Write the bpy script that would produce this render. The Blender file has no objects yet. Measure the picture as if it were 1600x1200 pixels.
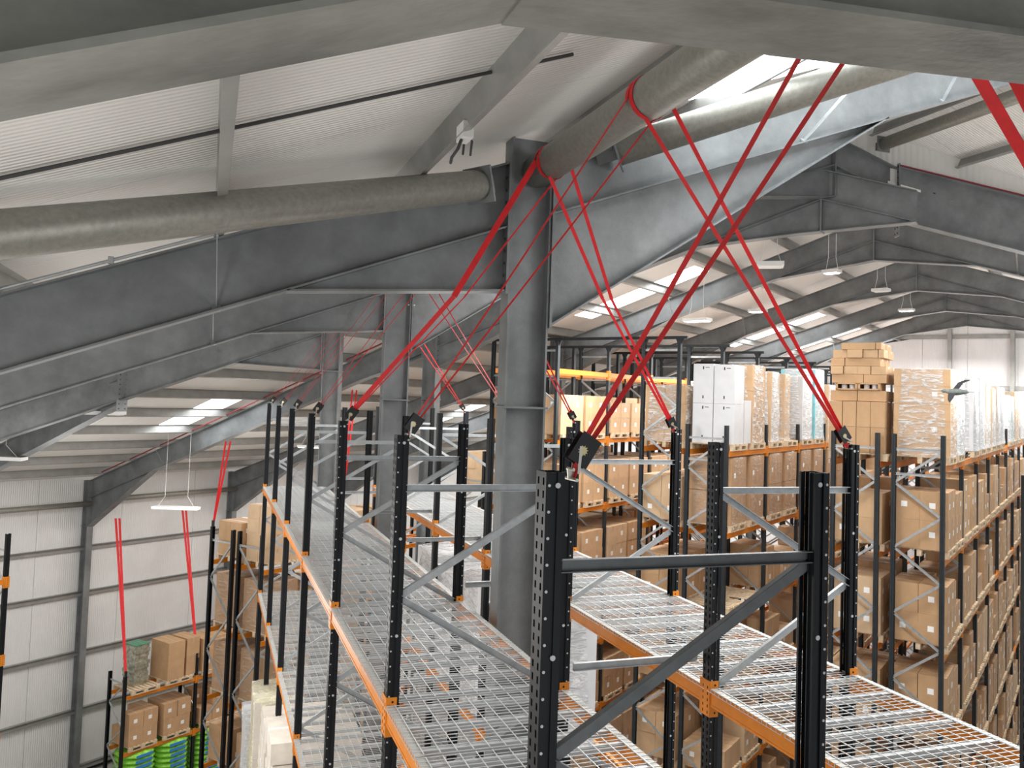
import bpy, math, random
from mathutils import Vector, Matrix
random.seed(7)
S = bpy.context.scene
COL = S.collection
H = 13.6                      # eye height above the floor (m)
PSI = 0.949                   # the far wing of the bent building turns right by this angle
sC, cC = math.sin(PSI), math.cos(PSI)

# ------------------------------------------------------------------ camera
F, TH, PI_, RO, CY = 1322.15, 0.342673, 0.047386, 0.0337655, 560.455
c, s = math.cos(TH), math.sin(TH)
fwd = Vector((s*math.cos(PI_), c*math.cos(PI_), math.sin(PI_)))
rt = Vector((c, -s, 0)); up = rt.cross(fwd)
r2 = rt*math.cos(RO)+up*math.sin(RO); u2 = -rt*math.sin(RO)+up*math.cos(RO)
cd = bpy.data.cameras.new('camera'); cam = bpy.data.objects.new('camera', cd); COL.objects.link(cam)
M3 = Matrix((r2, u2, -fwd)).transposed()
cam.matrix_world = Matrix.Translation((0, 0, H)) @ M3.to_4x4()
cd.sensor_fit = 'HORIZONTAL'; cd.sensor_width = 36; cd.lens = F*36/1600
cd.shift_y = -(600-CY)/1600; cd.clip_start = .05; cd.clip_end = 300
S.camera = cam
def proj(p):
    d = Vector(p)-Vector((0, 0, H)); z = d.dot(fwd)
    if z < .2: return (-9e3, -9e3, z)
    return (800+F*d.dot(r2)/z, CY-F*d.dot(u2)/z, z)

# ------------------------------------------------------------------ world and light
W = bpy.data.worlds.new('World'); S.world = W; W.use_nodes = True
bg = W.node_tree.nodes['Background']; bg.inputs[0].default_value = (.94, .97, 1, 1); bg.inputs[1].default_value = .7
S.view_settings.view_transform = 'Standard'; S.view_settings.look = 'None'
S.view_settings.gamma = 1; S.view_settings.use_curve_mapping = False
S.view_settings.exposure = -.12
def area(name, loc, sx, sy, rotz, power, col=(1, 1, 1)):
    l = bpy.data.lights.new(name, 'AREA'); l.shape = 'RECTANGLE'; l.size = sx; l.size_y = sy
    l.energy = power; l.color = col
    o = bpy.data.objects.new(name, l); COL.objects.link(o); o.location = loc; o.rotation_euler = (0, 0, rotz)
    return o
def fC(x, y, z=0.0): return Vector((x*cC+y*sC, -x*sC+y*cC, z))
# added fill lights above the aisles, with no fixtures behind them
def fill_point(loc, power, rad=.9):  # added point fill that lifts the roof underside and steel
    l = bpy.data.lights.new('point_fill', 'POINT'); l.energy = power; l.shadow_soft_size = rad; l.color = (1, .985, .96)
    o = bpy.data.objects.new('point_fill', l); COL.objects.link(o); o.location = loc
for (x, y, z, sx, sy, e) in [(-2.6, 4, -.3, 1.2, 6, 200), (-6, 14, -1.6, 2, 6, 250), (6.6, 5.0, 2.2, 1.2, 5, 300), (7.5, 10.5, 2.6, 1.2, 4, 260), (-6, 5, -1.8, 2, 6, 250)]:
    area('aisle_fill', (x, y, H+z), sx, sy, 0, e, (1, .985, .96))  # added downward area fill, not tied to any hanging lamp
for (x, y, z, e) in [(-3.0, 2.5, -2.2, 330), (-4.5, 8.5, -2.4, 360), (-5, 16, -2.6, 330), (7.6, 4.4, 1.0, 430), (7.0, 12, .0, 110), (1.0, -1.0, -1.6, 95), (-7.5, 21, -3.2, 300), (0, 12.4, -3.2, 150)]:
    fill_point((x, y, H+z), e)
for yc in (12.2, 18.6, 24.6, 30.6, 36.6, 42.5):
    for xc, z in ((-1.3, 2.4), (-5.6, 2.7), (-10.0, 1.5), (-16.3, -.2), (-22.5, -2.2)):
        if xc == -1.3 and yc < 15: continue
        if yc > 42: area('aisle_fill', tuple(fC(xc, yc, H+z)), 1.4, 3.5, -PSI, 260, (1, .985, .96)); fill_point(tuple(fC(xc, yc-1.5, H+z-1.5)), 160)
        area('aisle_fill', tuple(fC(xc, yc, H+z)), 1.4, 3.5, -PSI, 205 if xc > -12 else 150, (1, .985, .96))
        if xc in (-1.3, -10.0, -22.5): fill_point(tuple(fC(xc, yc, H+z-1.2)), 160 if xc > -12 else 125)

# ------------------------------------------------------------------ materials
def mat(name, col, rough=.5, metal=0.0, var=0.0, vscale=3.0, bump=0.0, bscale=40.0, col2=None, emit=0.0, spec=.5, stretch=None):
    m = bpy.data.materials.new(name); m.use_nodes = True; nt = m.node_tree; b = nt.nodes['Principled BSDF']
    b.inputs['Roughness'].default_value = rough; b.inputs['Metallic'].default_value = metal
    b.inputs['Specular IOR Level'].default_value = spec
    b.inputs['Base Color'].default_value = (*col, 1)
    if var or bump:
        tc = nt.nodes.new('ShaderNodeTexCoord'); mp = nt.nodes.new('ShaderNodeMapping')
        nt.links.new(tc.outputs['Object'], mp.inputs[0])
        if stretch: mp.inputs['Scale'].default_value = stretch
    if var:
        n = nt.nodes.new('ShaderNodeTexNoise'); n.inputs['Scale'].default_value = vscale; n.inputs['Detail'].default_value = 6
        n.inputs['Roughness'].default_value = .65
        nt.links.new(mp.outputs[0], n.inputs['Vector'])
        r = nt.nodes.new('ShaderNodeValToRGB'); r.color_ramp.elements[0].position = .32; r.color_ramp.elements[1].position = .68
        k2 = col2 or tuple(min(1, v*(1+var)) for v in col)
        k1 = tuple(v*(1-var) for v in col) if not col2 else col
        r.color_ramp.elements[0].color = (*k1, 1); r.color_ramp.elements[1].color = (*k2, 1)
        nt.links.new(n.outputs['Fac'], r.inputs[0]); nt.links.new(r.outputs[0], b.inputs['Base Color'])
    if bump:
        n2 = nt.nodes.new('ShaderNodeTexNoise'); n2.inputs['Scale'].default_value = bscale; n2.inputs['Detail'].default_value = 3
        nt.links.new(mp.outputs[0], n2.inputs['Vector'])
        bp = nt.nodes.new('ShaderNodeBump'); bp.inputs['Strength'].default_value = bump; bp.inputs['Distance'].default_value = .01
        nt.links.new(n2.outputs['Fac'], bp.inputs['Height']); nt.links.new(bp.outputs[0], b.inputs['Normal'])
    if emit:
        b.inputs['Emission Color'].default_value = (*col, 1); b.inputs['Emission Strength'].default_value = emit
    return m
def ribbed(name, col, axis, pitch, rough=.5, strength=.5, var=.05):
    """sheet with fine pressed ribs: relief only, running along the other axis"""
    m = mat(name, col, rough, 0, var, .8); nt = m.node_tree; b = nt.nodes['Principled BSDF']
    tc = nt.nodes.new('ShaderNodeTexCoord'); w = nt.nodes.new('ShaderNodeTexWave')
    w.wave_type = 'BANDS'; w.bands_direction = axis; w.wave_profile = 'SIN'; w.inputs['Scale'].default_value = 2*math.pi/pitch/20
    w.inputs['Distortion'].default_value = 0
    nt.links.new(tc.outputs['Object'], w.inputs['Vector'])
    bp = nt.nodes.new('ShaderNodeBump'); bp.inputs['Strength'].default_value = strength; bp.inputs['Distance'].default_value = .02
    nt.links.new(w.outputs['Fac'], bp.inputs['Height']); nt.links.new(bp.outputs[0], b.inputs['Normal'])
    return m
MT = dict(
    steel=mat('galvanised_steel', (.18, .19, .192), .5, .2, .30, 1.3, .15, 60),
    steel_near=mat('weathered_galvanised', (.20, .20, .18), .6, .1, .45, 2.2, .25, 30, stretch=(.5, 1, 1)),
    purlin=mat('purlin_zinc', (.34, .34, .325), .45, .5, .12, 3),
    tube=mat('tube_zinc', (.28, .275, .24), .45, .3, .16, 22, .06, 60),
    roof=ribbed('roof_liner', (.78, .765, .73), 'Y', .055, .5, .55, .03),
    wall=ribbed('wall_liner', (.70, .70, .69), 'X', .06, .5, .3),
    gable=ribbed('gable_liner', (.74, .74, .75), 'X', .12, .5, .3),
    seam=mat('seam_dark', (.05, .05, .05), .8),
    sky=mat('rooflight', (.93, .97, 1), .6, emit=7),
    lamp=mat('lamp_glow', (1, .98, .92), .5, emit=12),
    lampoff=mat('lamp_body', (.78, .78, .76), .4),
    floor=mat('concrete', (.48, .47, .455), .7, 0, .2, .6, .1, 12),
    black=mat('black_paint', (.007, .008, .010), .42, 0, .2, 8, spec=.28),
    slate=mat('slate_paint', (.022, .027, .031), .45, 0, .2, 8, spec=.3),
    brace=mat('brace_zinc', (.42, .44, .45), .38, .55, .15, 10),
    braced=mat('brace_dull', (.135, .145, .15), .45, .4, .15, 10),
    orange=mat('orange_paint', (.66, .215, .018), .45, 0, .1, 6, spec=.3),
    hole=mat('slot_dark', (.006, .006, .008), .9),
    lit_hole_bolt=mat('lit_hole_bolt_zinc', (.55, .56, .57), .4, .3),  # pale tone paints light seen through upright holes; bolt heads too
    wire=mat('deck_wire', (.66, .68, .68), .4, .3, .08, 12),
    chan=mat('deck_channel', (.48, .495, .50), .4, .35, .1, 12),
    strip=mat('deck_edge', (.46, .45, .42), .5, .2, .1, 12),
    strap=mat('strap_red', (.62, .008, .012), .6, 0, .12, 14),
    ratchet=mat('ratchet_black', (.02, .02, .022), .35, .3),
    gear=mat('ratchet_gold', (.62, .52, .28), .35, .8),
    silver=mat('ratchet_silver', (.55, .53, .47), .3, .9),
    wood=mat('pallet_wood', (.60, .47, .32), .8, 0, .3, 6),
    tape=mat('brown_tape', (.50, .33, .19), .3, 0, .08, 20),
    white=mat('white_label', (.88, .88, .86), .5),
    boxw=mat('white_carton', (.66, .67, .69), .5, 0, .04, 4),
    ink=mat('print_ink', (.04, .04, .05), .6),
    board=mat('pale_board', (.78, .72, .64), .7, 0, .1, 5),
    teal=mat('teal_wrap', (.25, .60, .66), .3, 0, .15, 5),
    green=mat('green_sack', (.25, .62, .06), .4, 0, .6, 5, .6, 14),
    blue=mat('blue_print', (.03, .22, .55), .4),
    dgreen=mat('dark_green_film', (.05, .22, .12), .3, 0, .4, 6),
    foil=mat('foil_wrap', (.45, .45, .36), .25, .6, .5, 9, .8, 14),
    bird=mat('pigeon_grey', (.13, .15, .14), .7, 0, .3, 20),
    birdd=mat('pigeon_dark', (.02, .02, .022), .7),
    redox=mat('red_oxide', (.22, .02, .03), .6),
)
for i, cc in enumerate([(.50, .31, .165), (.55, .36, .205), (.43, .26, .14), (.60, .42, .26)]):
    MT['card%d' % i] = mat('cardboard_%d' % i, cc, .75, 0, .09, 3)
def film_mat(name, cover, tint):
    m = bpy.data.materials.new(name); m.use_nodes = True; nt = m.node_tree; b = nt.nodes['Principled BSDF']; out = nt.nodes['Material Output']
    b.inputs['Base Color'].default_value = (*tint, 1); b.inputs['Roughness'].default_value = .18
    tr = nt.nodes.new('ShaderNodeBsdfTransparent'); mx = nt.nodes.new('ShaderNodeMixShader')
    tc = nt.nodes.new('ShaderNodeTexCoord'); mp = nt.nodes.new('ShaderNodeMapping'); mp.inputs['Scale'].default_value = (1, 1, 3.5)
    n = nt.nodes.new('ShaderNodeTexNoise'); n.inputs['Scale'].default_value = 4; n.inputs['Detail'].default_value = 8; n.inputs['Distortion'].default_value = 1.5
    r = nt.nodes.new('ShaderNodeValToRGB'); r.color_ramp.elements[0].position = .44; r.color_ramp.elements[1].position = .64
    r.color_ramp.elements[0].color = (cover[0],)*3+(1,); r.color_ramp.elements[1].color = (cover[1],)*3+(1,)
    nt.links.new(tc.outputs['Object'], mp.inputs[0]); nt.links.new(mp.outputs[0], n.inputs['Vector']); nt.links.new(n.outputs['Fac'], r.inputs[0])
    bp = nt.nodes.new('ShaderNodeBump'); bp.inputs['Strength'].default_value = 1; bp.inputs['Distance'].default_value = .03
    nt.links.new(n.outputs['Fac'], bp.inputs['Height']); nt.links.new(bp.outputs[0], b.inputs['Normal'])
    nt.links.new(r.outputs[0], mx.inputs[0]); nt.links.new(tr.outputs[0], mx.inputs[1]); nt.links.new(b.outputs[0], mx.inputs[2])
    nt.links.new(mx.outputs[0], out.inputs[0]); return m
MT['film'] = film_mat('stretch_film', (.12, .75), (.74, .75, .75))
MT['filmc'] = film_mat('clear_film', (.03, .30), (.75, .72, .68))
MT['filmw'] = film_mat('milky_film', (.55, .95), (.76, .77, .78))
MT['filmy'] = film_mat('cream_film', (.45, .95), (.88, .85, .62))

# ------------------------------------------------------------------ mesh helpers
class MB:
    def __init__(self): self.v = []; self.f = []; self.m = []; self.mi = 0
    def quadbox(self, P):       # 8 corner points: bottom ring, top ring
        n = len(self.v); self.v += [tuple(p) for p in P]
        for q in ((0, 3, 2, 1), (4, 5, 6, 7), (0, 1, 5, 4), (1, 2, 6, 5), (2, 3, 7, 6), (3, 0, 4, 7)):
            self.f.append(tuple(n+i for i in q)); self.m.append(self.mi)
    def box(self, x0, x1, y0, y1, z0, z1, T=None):
        P = [Vector(p) for p in ((x0, y0, z0), (x1, y0, z0), (x1, y1, z0), (x0, y1, z0), (x0, y0, z1), (x1, y0, z1), (x1, y1, z1), (x0, y1, z1))]
        if T: P = [T(p) if callable(T) else T @ p for p in P]
        self.quadbox(P)
    def bar(self, p, q, w, h, upv=(0, 0, 1)):
        p, q = Vector(p), Vector(q); d = (q-p).normalized(); sd = d.cross(Vector(upv))
        if sd.length < 1e-4: sd = d.cross(Vector((1, 0, 0)))
        sd.normalize(); u = sd.cross(d).normalized(); a, b = sd*w/2, u*h/2
        self.quadbox([p-a-b, p+a-b, q+a-b, q-a-b, p-a+b, p+a+b, q+a+b, q-a+b])
    def chan(self, p, q, w, d, upv, t=.004):   # open channel: web plus two lips
        p, q = Vector(p), Vector(q); dr = (q-p).normalized(); sd = dr.cross(Vector(upv)).normalized(); u = sd.cross(dr).normalized()
        self.bar(p, q, t, w, u)
        for k in (-1, 1): self.bar(p+u*k*w/2+sd*d/2, q+u*k*w/2+sd*d/2, d, t, u)
    def tube(self, p, q, r, n=16, r2=None, cap=True):
        p, q = Vector(p), Vector(q); d = (q-p).normalized(); a = d.orthogonal().normalized(); b = d.cross(a); k = len(self.v)
        r2 = r2 or r
        for c0, rr in ((p, r), (q, r2)):
            for i in range(n):
                t = 2*math.pi*i/n; self.v.append(tuple(c0+a*rr*math.cos(t)+b*rr*math.sin(t)))
        for i in range(n):
            j = (i+1) % n; self.f.append((k+i, k+j, k+n+j, k+n+i)); self.m.append(self.mi)
        if cap: self.f += [tuple(k+i for i in reversed(range(n))), tuple(k+n+i for i in range(n))]; self.m += [self.mi]*2
    def prism(self, pts, off):  # polygon pts (3-D), extruded by vector off
        n = len(pts); k = len(self.v); off = Vector(off)
        self.v += [tuple(Vector(p)) for p in pts]+[tuple(Vector(p)+off) for p in pts]
        self.f += [tuple(k+i for i in reversed(range(n))), tuple(k+n+i for i in range(n))]; self.m += [self.mi]*2
        for i in range(n): j = (i+1) % n; self.f.append((k+i, k+j, k+n+j, k+n+i)); self.m.append(self.mi)
    def mesh(self, name, mats, smooth=False):
        me = bpy.data.meshes.new(name); me.from_pydata(self.v, [], self.f)
        for m in (mats if isinstance(mats, (list, tuple)) else [mats]): me.materials.append(MT[m] if isinstance(m, str) else m)
        if isinstance(mats, (list, tuple)) and len(mats) > 1: me.polygons.foreach_set('material_index', self.m)
        if smooth: me.polygons.foreach_set('use_smooth', [True]*len(self.f))
        me.update(); return me
    def build(self, name, mats, parent=None, smooth=False, **kw): return obj(name, self.mesh(name, mats, smooth), parent, **kw)
def obj(name, data, parent=None, loc=None, rot=None, **props):
    o = bpy.data.objects.new(name, data); COL.objects.link(o)
    if parent is not None: o.parent = parent
    if loc is not None: o.location = loc
    if rot is not None: o.rotation_euler = rot
    for k, v in props.items(): o[k] = v
    return o
def thing(name, label, cat, loc=(0, 0, 0), rotz=0, group=None):
    o = obj(name, None, None, loc, (0, 0, rotz), label=label, category=cat)
    if group: o['group'] = group
    return o
ORD = ['first', 'second', 'third', 'fourth', 'fifth', 'sixth', 'seventh', 'eighth', 'ninth', 'tenth', 'eleventh', 'twelfth', 'thirteenth', 'fourteenth', 'fifteenth', 'sixteenth', 'seventeenth', 'eighteenth', 'nineteenth', 'twentieth']

# ------------------------------------------------------------------ setting: floor
b = MB(); b.box(-45, 60, -12, 75, -.2, 0); b.build('floor', 'floor', kind='structure')

# roof planes (heights relative to eye)
SLA, SLC = .3764, .335
def zA(x): return 1.53+SLA*x if x < 12.03 else 1.53+SLA*(24.06-x)       # sheet underside, near wing
def zC(x): return 5.04-SLC*abs(x+4.55)                                   # sheet underside, far wing
HP, HD = Vector((12.03, 14.23)), Vector((.889, -.457))                   # hip line where the wings meet
def hipY(x): return HP.y+(x-HP.x)*HD.y/HD.x
def hipYc(xc):   # the hip line in far-wing coordinates
    a = Vector((HP.x*cC-HP.y*sC, HP.x*sC+HP.y*cC)); q = Vector((-12.3*cC-26.7*sC, -12.3*sC+26.7*cC))
    return a.y+(xc-a.x)*(q.y-a.y)/(q.x-a.x)
def ceiling(name, xs, y0, y1, zf, T, cut, skylights, low=None):
    root = obj(name, None, None, (0, 0, 0), (0, 0, T), kind='structure')
    seam = MB()
    x0, x1 = xs; k = 0; y = y0
    while y < y1-.01:
        ye = min(y+1.0, y1)
        def lim(yy):                   # clip the sheet against the hip line
            return cut(yy, x0, x1)
        a0, a1 = lim(y+.004); b0, b1 = lim(ye-.004)
        segs = [(a0, a1, b0, b1, 'roof')]
        for (s0, s1, sx0, sx1) in skylights:
            if abs(y-s0) < .5 and a0 < sx0 and b0 < sx0:
                segs = [(a0, sx0, b0, sx0, 'roof'), (sx0, sx1, sx0, sx1, 'sky'), (sx1, a1, sx1, b1, 'roof')]
        for (p0, p1, q0, q1, mm) in segs:
            if p1-p0 < .02 and q1-q0 < .02: continue
            m = MB(); m.prism([(p0, y+.004, H+zf(p0)), (p1, y+.004, H+zf(p1)), (q1, ye-.004, H+zf(q1)), (q0, ye-.004, H+zf(q0))], (0, 0, .05))
            if mm == 'sky': obj('window_1', m.mesh('rooflight', 'sky'), root)
            else: obj('roof_panel', m.mesh('roof_panel', 'roof'), root)
        if a1-a0 > .05:
            seam.prism([(a0, y-.03, H+zf(a0)+.052), (a1, y-.03, H+zf(a1)+.052), (a1, y+.03, H+zf(a1)+.052), (a0, y+.03, H+zf(a0)+.052)], (0, 0, .02))
        y = ye
    obj('seam_strip', seam.mesh('seam_strip', 'seam'), root)
    return root
def cutA(yy, x0, x1):      # near wing keeps y below the hip line
    xh = HP.x+(yy-HP.y)*HD.x/HD.y          # x where the hip line has this y; the wing lies on the smaller-x side
    return (x0, max(x0, min(x1, xh))) if yy > hipY(x1) else (x0, x1)
ceilA = ceiling('ceiling', (-12.4, 12.03), -10.0, 27.0, zA, 0, cutA, [(6.0, 7.0, 3.9, 11.0), (7.0, 8.0, 3.9, 11.0)])
ceilAr = ceiling('ceiling', (12.03, 21.5), -10.0, 14.2, zA, 0, cutA, [])
_a = (HP.x*cC-HP.y*sC, HP.x*sC+HP.y*cC)
def cutC(yy, x0, x1):      # far wing keeps y above the hip line (hip y grows with x)
    q = (-12.3*cC-26.7*sC, -12.3*sC+26.7*cC); sl = (_a[0]-q[0])/(_a[1]-q[1]); xh = q[0]+(yy-q[1])*sl
    return (x0, max(x0, min(x1, xh)))
SKC = [(14.8, 0, -23.1, -19.8), (20.8, 0, -23.1, -19.8), (20.8, 0, -12.3, -8.7), (26.8, 0, -12.3, -8.7), (32.8, 0, -12.3, -8.7), (38.8, 0, -12.3, -8.7),
       (26.8, 0, -23.1, -19.8), (29.8, 0, -12.3, -8.7), (35.8, 0, -12.3, -8.7)]
ceilC = ceiling('ceiling', (-29.3, -4.55), 5.8, 46.3, zC, -PSI, cutC, SKC)
ceilCr = ceiling('ceiling', (-4.55, 19.7), 18.0, 46.3, zC, -PSI, cutC, [])

# purlins: cold formed Z sections lying on the rafters, one piece per bay
def purlins(root, xs, y0, y1, zf, frames, clip):
    for x in xs:
        ys = [y0]+[f for f in frames if y0 < f < y1]+[y1]
        for i in range(len(ys)-1):
            a, e = clip(x, ys[i], ys[i+1])
            if e-a < .4: continue
            sl = (zf(x+.01)-zf(x))/.01; th = math.atan(sl); m = MB()
            z = H+zf(x)-.115; ux = Vector((math.sin(-th), 0, math.cos(th)))
            m.bar((x, a, z), (x, e, z), .006, .22, ux)
            k = Vector((math.cos(th), 0, math.sin(th)))
            for sgn in (-1, 1):
                o = Vector((x, 0, z))+ux*.109*sgn+k*.035*sgn
                m.bar((o.x, a, o.z), (o.x, e, o.z), .07, .006, ux)
            obj('purlin', m.mesh('purlin', 'purlin'), root)
FA = [1.71, 7.71, 13.71]
purlins(ceilA, [.02+1.64*i for i in range(-7, 8)], -10, 26.9, zA, FA, lambda x, a, e: (a, min(e, hipY(x))))
purlins(ceilAr, [12.6+1.64*i for i in range(0, 6)], -2, 14.2, zA, FA, lambda x, a, e: (a, min(e, hipY(x))))
FC = [4.18, 10.18, 16.18, 22.18, 28.18, 34.18, 40.18]
XPC = [-4.95-1.64*i for i in range(0, 15)]
purlins(ceilC, XPC, 5.8, 46.2, zC, FC, lambda x, a, e: (max(a, hipYc(x)), e))
purlins(ceilCr, [-4.15+1.64*i for i in range(0, 14)], 18.1, 46.2, zC, FC, lambda x, a, e: (max(a, hipYc(x)), e))
# closing strip between the two roof levels along the hip line
m = MB(); P0, P1 = Vector((-12.3, hipY(-12.3))), Vector((12.03, 14.23)); n = 12
for i in range(n+5):
    q0, q1 = P0.lerp(P1, i/n), P0.lerp(P1, (i+1)/n); d = Vector((.457, .889, 0))*.02
    def zz(q): x = q.x*cC-q.y*sC; return zC(x)
    pts = [(q0.x, q0.y, H+min(zA(q0.x), zz(q0))-.03), (q1.x, q1.y, H+min(zA(q1.x), zz(q1))-.03), (q1.x, q1.y, H+max(zA(q1.x), zz(q1))+.05), (q0.x, q0.y, H+max(zA(q0.x), zz(q0))+.05)]
    m.prism(pts, d)
m.build('trim_1', 'roof', kind='structure')

# walls -----------------------------------------------------------------
RAILZ = [-3.85, -5.67, -7.25, -9.3, -11.3, -13.3]
def wallC(name, x, y0, y1, matn, cuts=3.0, sgn=1, dark=True):
    root = obj(name, None, None, (0, 0, 0), (0, 0, -PSI), kind='structure')
    zs = [-2.9]+RAILZ[1:]
    for i in range(len(zs)-1):
        y = y0
        while y < y1:
            e = min(y+cuts, y1); m = MB(); m.box(x-.06*sgn-.04, x-.06*sgn, y+.006, e-.006, H+zs[i+1]+.004, H+zs[i]-.004)
            obj('wall_panel', m.mesh('wall_panel', matn), root); y = e
    m = MB(); m.box(x-.16, x-.14, y0, y1, 0, H-2.9); obj('backing_sheet', m.mesh('backing_sheet', 'seam'), root)
    for z in zs:
        m = MB(); m.box(x-.055, x+.10, y0, y1, H+z-.03, H+z+.03); m.box(x+.09, x+.10, y0, y1, H+z-.12, H+z+.03); obj('side_rail', m.mesh('side_rail', 'purlin'), root)
    return root
MT['wallY'] = ribbed('wall_liner_y', (.70, .70, .69), 'Y', .07, .5, .35)
wallC('wall_left', -29.25, 5.6, 46.3, 'wallY')
root = obj('wall_back', None, None, (0, 0, 0), (0, 0, -PSI), kind='structure')   # far gable
zg = [(-29.3, 0), (-4.55, 0)]
def gtop(x): return zC(x)-.05
y = 46.3; xx = -29.2
while xx < 19.5:
    e = xx+2.0
    for (za, zb) in ((-13.6, -2.2), (-2.2, 1.3), (1.3, 3.75), (3.75, 9)):
        ta, tb = min(zb, gtop(xx)), min(zb, gtop(e))
        if ta <= za+.02 and tb <= za+.02: continue
        m = MB(); m.prism([(xx+.006, y, H+za+.01), (e-.006, y, H+za+.01), (e-.006, y, H+max(tb, za+.02)), (xx+.006, y, H+max(ta, za+.02))], (0, .05, 0))
        obj('wall_panel', m.mesh('wall_panel', 'gable'), root)
    xx = e
m = MB(); m.prism([(-29.3, y+.07, 0), (19.7, y+.07, 0), (19.7, y+.07, H+gtop(19.7)), (-4.55, y+.07, H+gtop(-4.55)), (-29.3, y+.07, H+gtop(-29.3))], (0, .02, 0)); obj('backing_sheet', m.mesh('backing_sheet', 'seam'), root)
for z in (3.75, 1.3, -2.2):
    hw = min(24.5, (5.1-z)/SLC); m = MB(); m.box(-4.55-hw, -4.55+hw, y-.12, y-.02, H+z-.09, H+z+.09); obj('side_rail', m.mesh('side_rail', 'purlin'), root)
for i, x in enumerate((-18, -12.3, -5.95, -3.3, 2.8, 9)):
    t = thing('gable_column', ['grey steel column on the far white gable wall, %s from the left' % o for o in ORD[:6]][i], 'column', tuple(fC(x, y-.25, 0)), -PSI)
    w = .1; zt = H+gtop(x)-.2
    m = MB(); m.box(-.005, .005, -.1, .1, 0, zt); m.build('web', 'purlin', t)
    for k in (-1, 1): m = MB(); m.box(-.09, .09, .1*k-.006, .1*k+.006, 0, zt); m.build('flange', 'purlin', t)
# near wing side wall (out of frame, closes the room)
root = obj('wall_front', None, None, kind='structure'); m = MB(); m.box(-12.6, -12.5, -2, 26.6, 0, H-3.1); m.build('wall_panel', 'wallY', root)

# ------------------------------------------------------------------ portal frames
def plane(kind, off):
    if kind == 'A': return lambda u, v, z: Vector((u, off+v, H+z))
    if kind == 'S': return lambda u, v, z: fC(u, off+v+max(0, u+13.43)*.13, H+z)
    if kind == 'C': return lambda u, v, z: fC(u, off+v, H+z)
    return lambda u, v, z: Vector((HP.x+HD.x*u+.457*v, HP.y+HD.y*u+.889*v, H+z))
class Frame:
    def __init__(self, kind, off, label, name='portal_frame', mt='steel'):
        self.P = plane(kind, off); self.mt = mt
        self.t = thing(name, label, 'roof frame')
    def web(self, m, pts, t=.012):
        P = self.P; m.prism([P(u, -t/2, z) for u, z in pts], P(0, t, 0)-P(0, 0, 0))
    def fl(self, m, a, b, w=.25, t=.018):
        P = self.P; (u0, z0), (u1, z1) = a, b
        L = math.hypot(u1-u0, z1-z0); nx, nz = -(z1-z0)/L*t/2, (u1-u0)/L*t/2
        m.prism([P(u0-nx, -w/2, z0-nz), P(u1-nx, -w/2, z1-nz), P(u1+nx, -w/2, z1+nz), P(u0+nx, -w/2, z0+nz)], P(0, w, 0)-P(0, 0, 0))
    def rafter(self, a, b, d=.62, w=.25, name='rafter', stiff=(), mt=None):
        (u0, z0), (u1, z1) = a, b; m = MB()
        self.web(m, [(u0, z0), (u1, z1), (u1, z1+d), (u0, z0+d)]); self.fl(m, a, b, w); self.fl(m, (u0, z0+d), (u1, z1+d), w)
        r = obj(name, m.mesh(name, mt or self.mt), self.t)
        for sx in stiff:
            zz = z0+(z1-z0)*(sx-u0)/(u1-u0); k = MB()
            for v0, v1 in ((-w/2+.01, -.008), (.008, w/2-.01)):
                k.prism([self.P(sx-.006, v0, zz+.01), self.P(sx-.006, v1, zz+.01), self.P(sx-.006, v1, zz+d-.01), self.P(sx-.006, v0, zz+d-.01)], self.P(.012, 0, 0)-self.P(0, 0, 0))
            obj('stiffener', k.mesh('stiffener', mt or self.mt), r)
        return r
    def haunch(self, tri, edge, w=.25):
        m = MB(); self.web(m, tri)
        for a, b in edge: self.fl(m, a, b, w)
        obj('haunch', m.mesh('haunch', self.mt), self.t)
    def column(self, u0, u1, zt, w=.22, stiff=(), zb=-13.6):
        m = MB(); self.web(m, [(u0, zb), (u1, zb), (u1, zt), (u0, zt)])
        c_ = obj('column', m.mesh('column', self.mt), self.t)
        for u in (u0, u1): k = MB(); self.fl(k, (u, zb), (u, zt), w, .02); obj('flange', k.mesh('flange', self.mt), c_)
        for z in stiff: k = MB(); self.fl(k, (u0-.03, z), (u1+.03, z), w+.03, .02); obj('stiffener_plate', k.mesh('stiffener_plate', self.mt), c_)
    def plate(self, u, z0, z1, w=.26, t=.025, holes=True, name='end_plate'):
        m = MB(); self.fl(m, (u, z0), (u, z1), w, t); p = obj(name, m.mesh(name, self.mt), self.t)
        if holes:
            k = MB(); n = max(2, int((z1-z0)/.11))
            for i in range(n):
                for v in (-.075, .075):
                    z = z0+.06+(z1-z0-.12)*i/(n-1); k.tube(self.P(u-t, v, z), self.P(u+t, v, z), .014, 6)
            obj('bolt', k.mesh('bolt', 'seam'), p, kind='stuff')
    def brace(self, u, z0, du, y1):   # fly brace from the rafter's bottom flange up to a purlin
        m = MB(); m.bar(self.P(u, -.02, z0+.02), self.P(u+du, y1, z0+.72), .05, .006, (1, 0, 0)); m.bar(self.P(u, -.05, z0+.0), self.P(u, .05, z0+.09), .07, .02)
        obj('fly_brace', m.mesh('fly_brace', 'brace'), self.t)
bA = lambda x: .66+SLA*x
bC = lambda x: 4.20-SLC*abs(x+4.55)
labA = ['weathered grey rafter crossing close overhead with a flat haunch', 'grey portal frame whose column stands between the two mesh-decked racks', 'grey portal frame right behind the central column, second column back']
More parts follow.
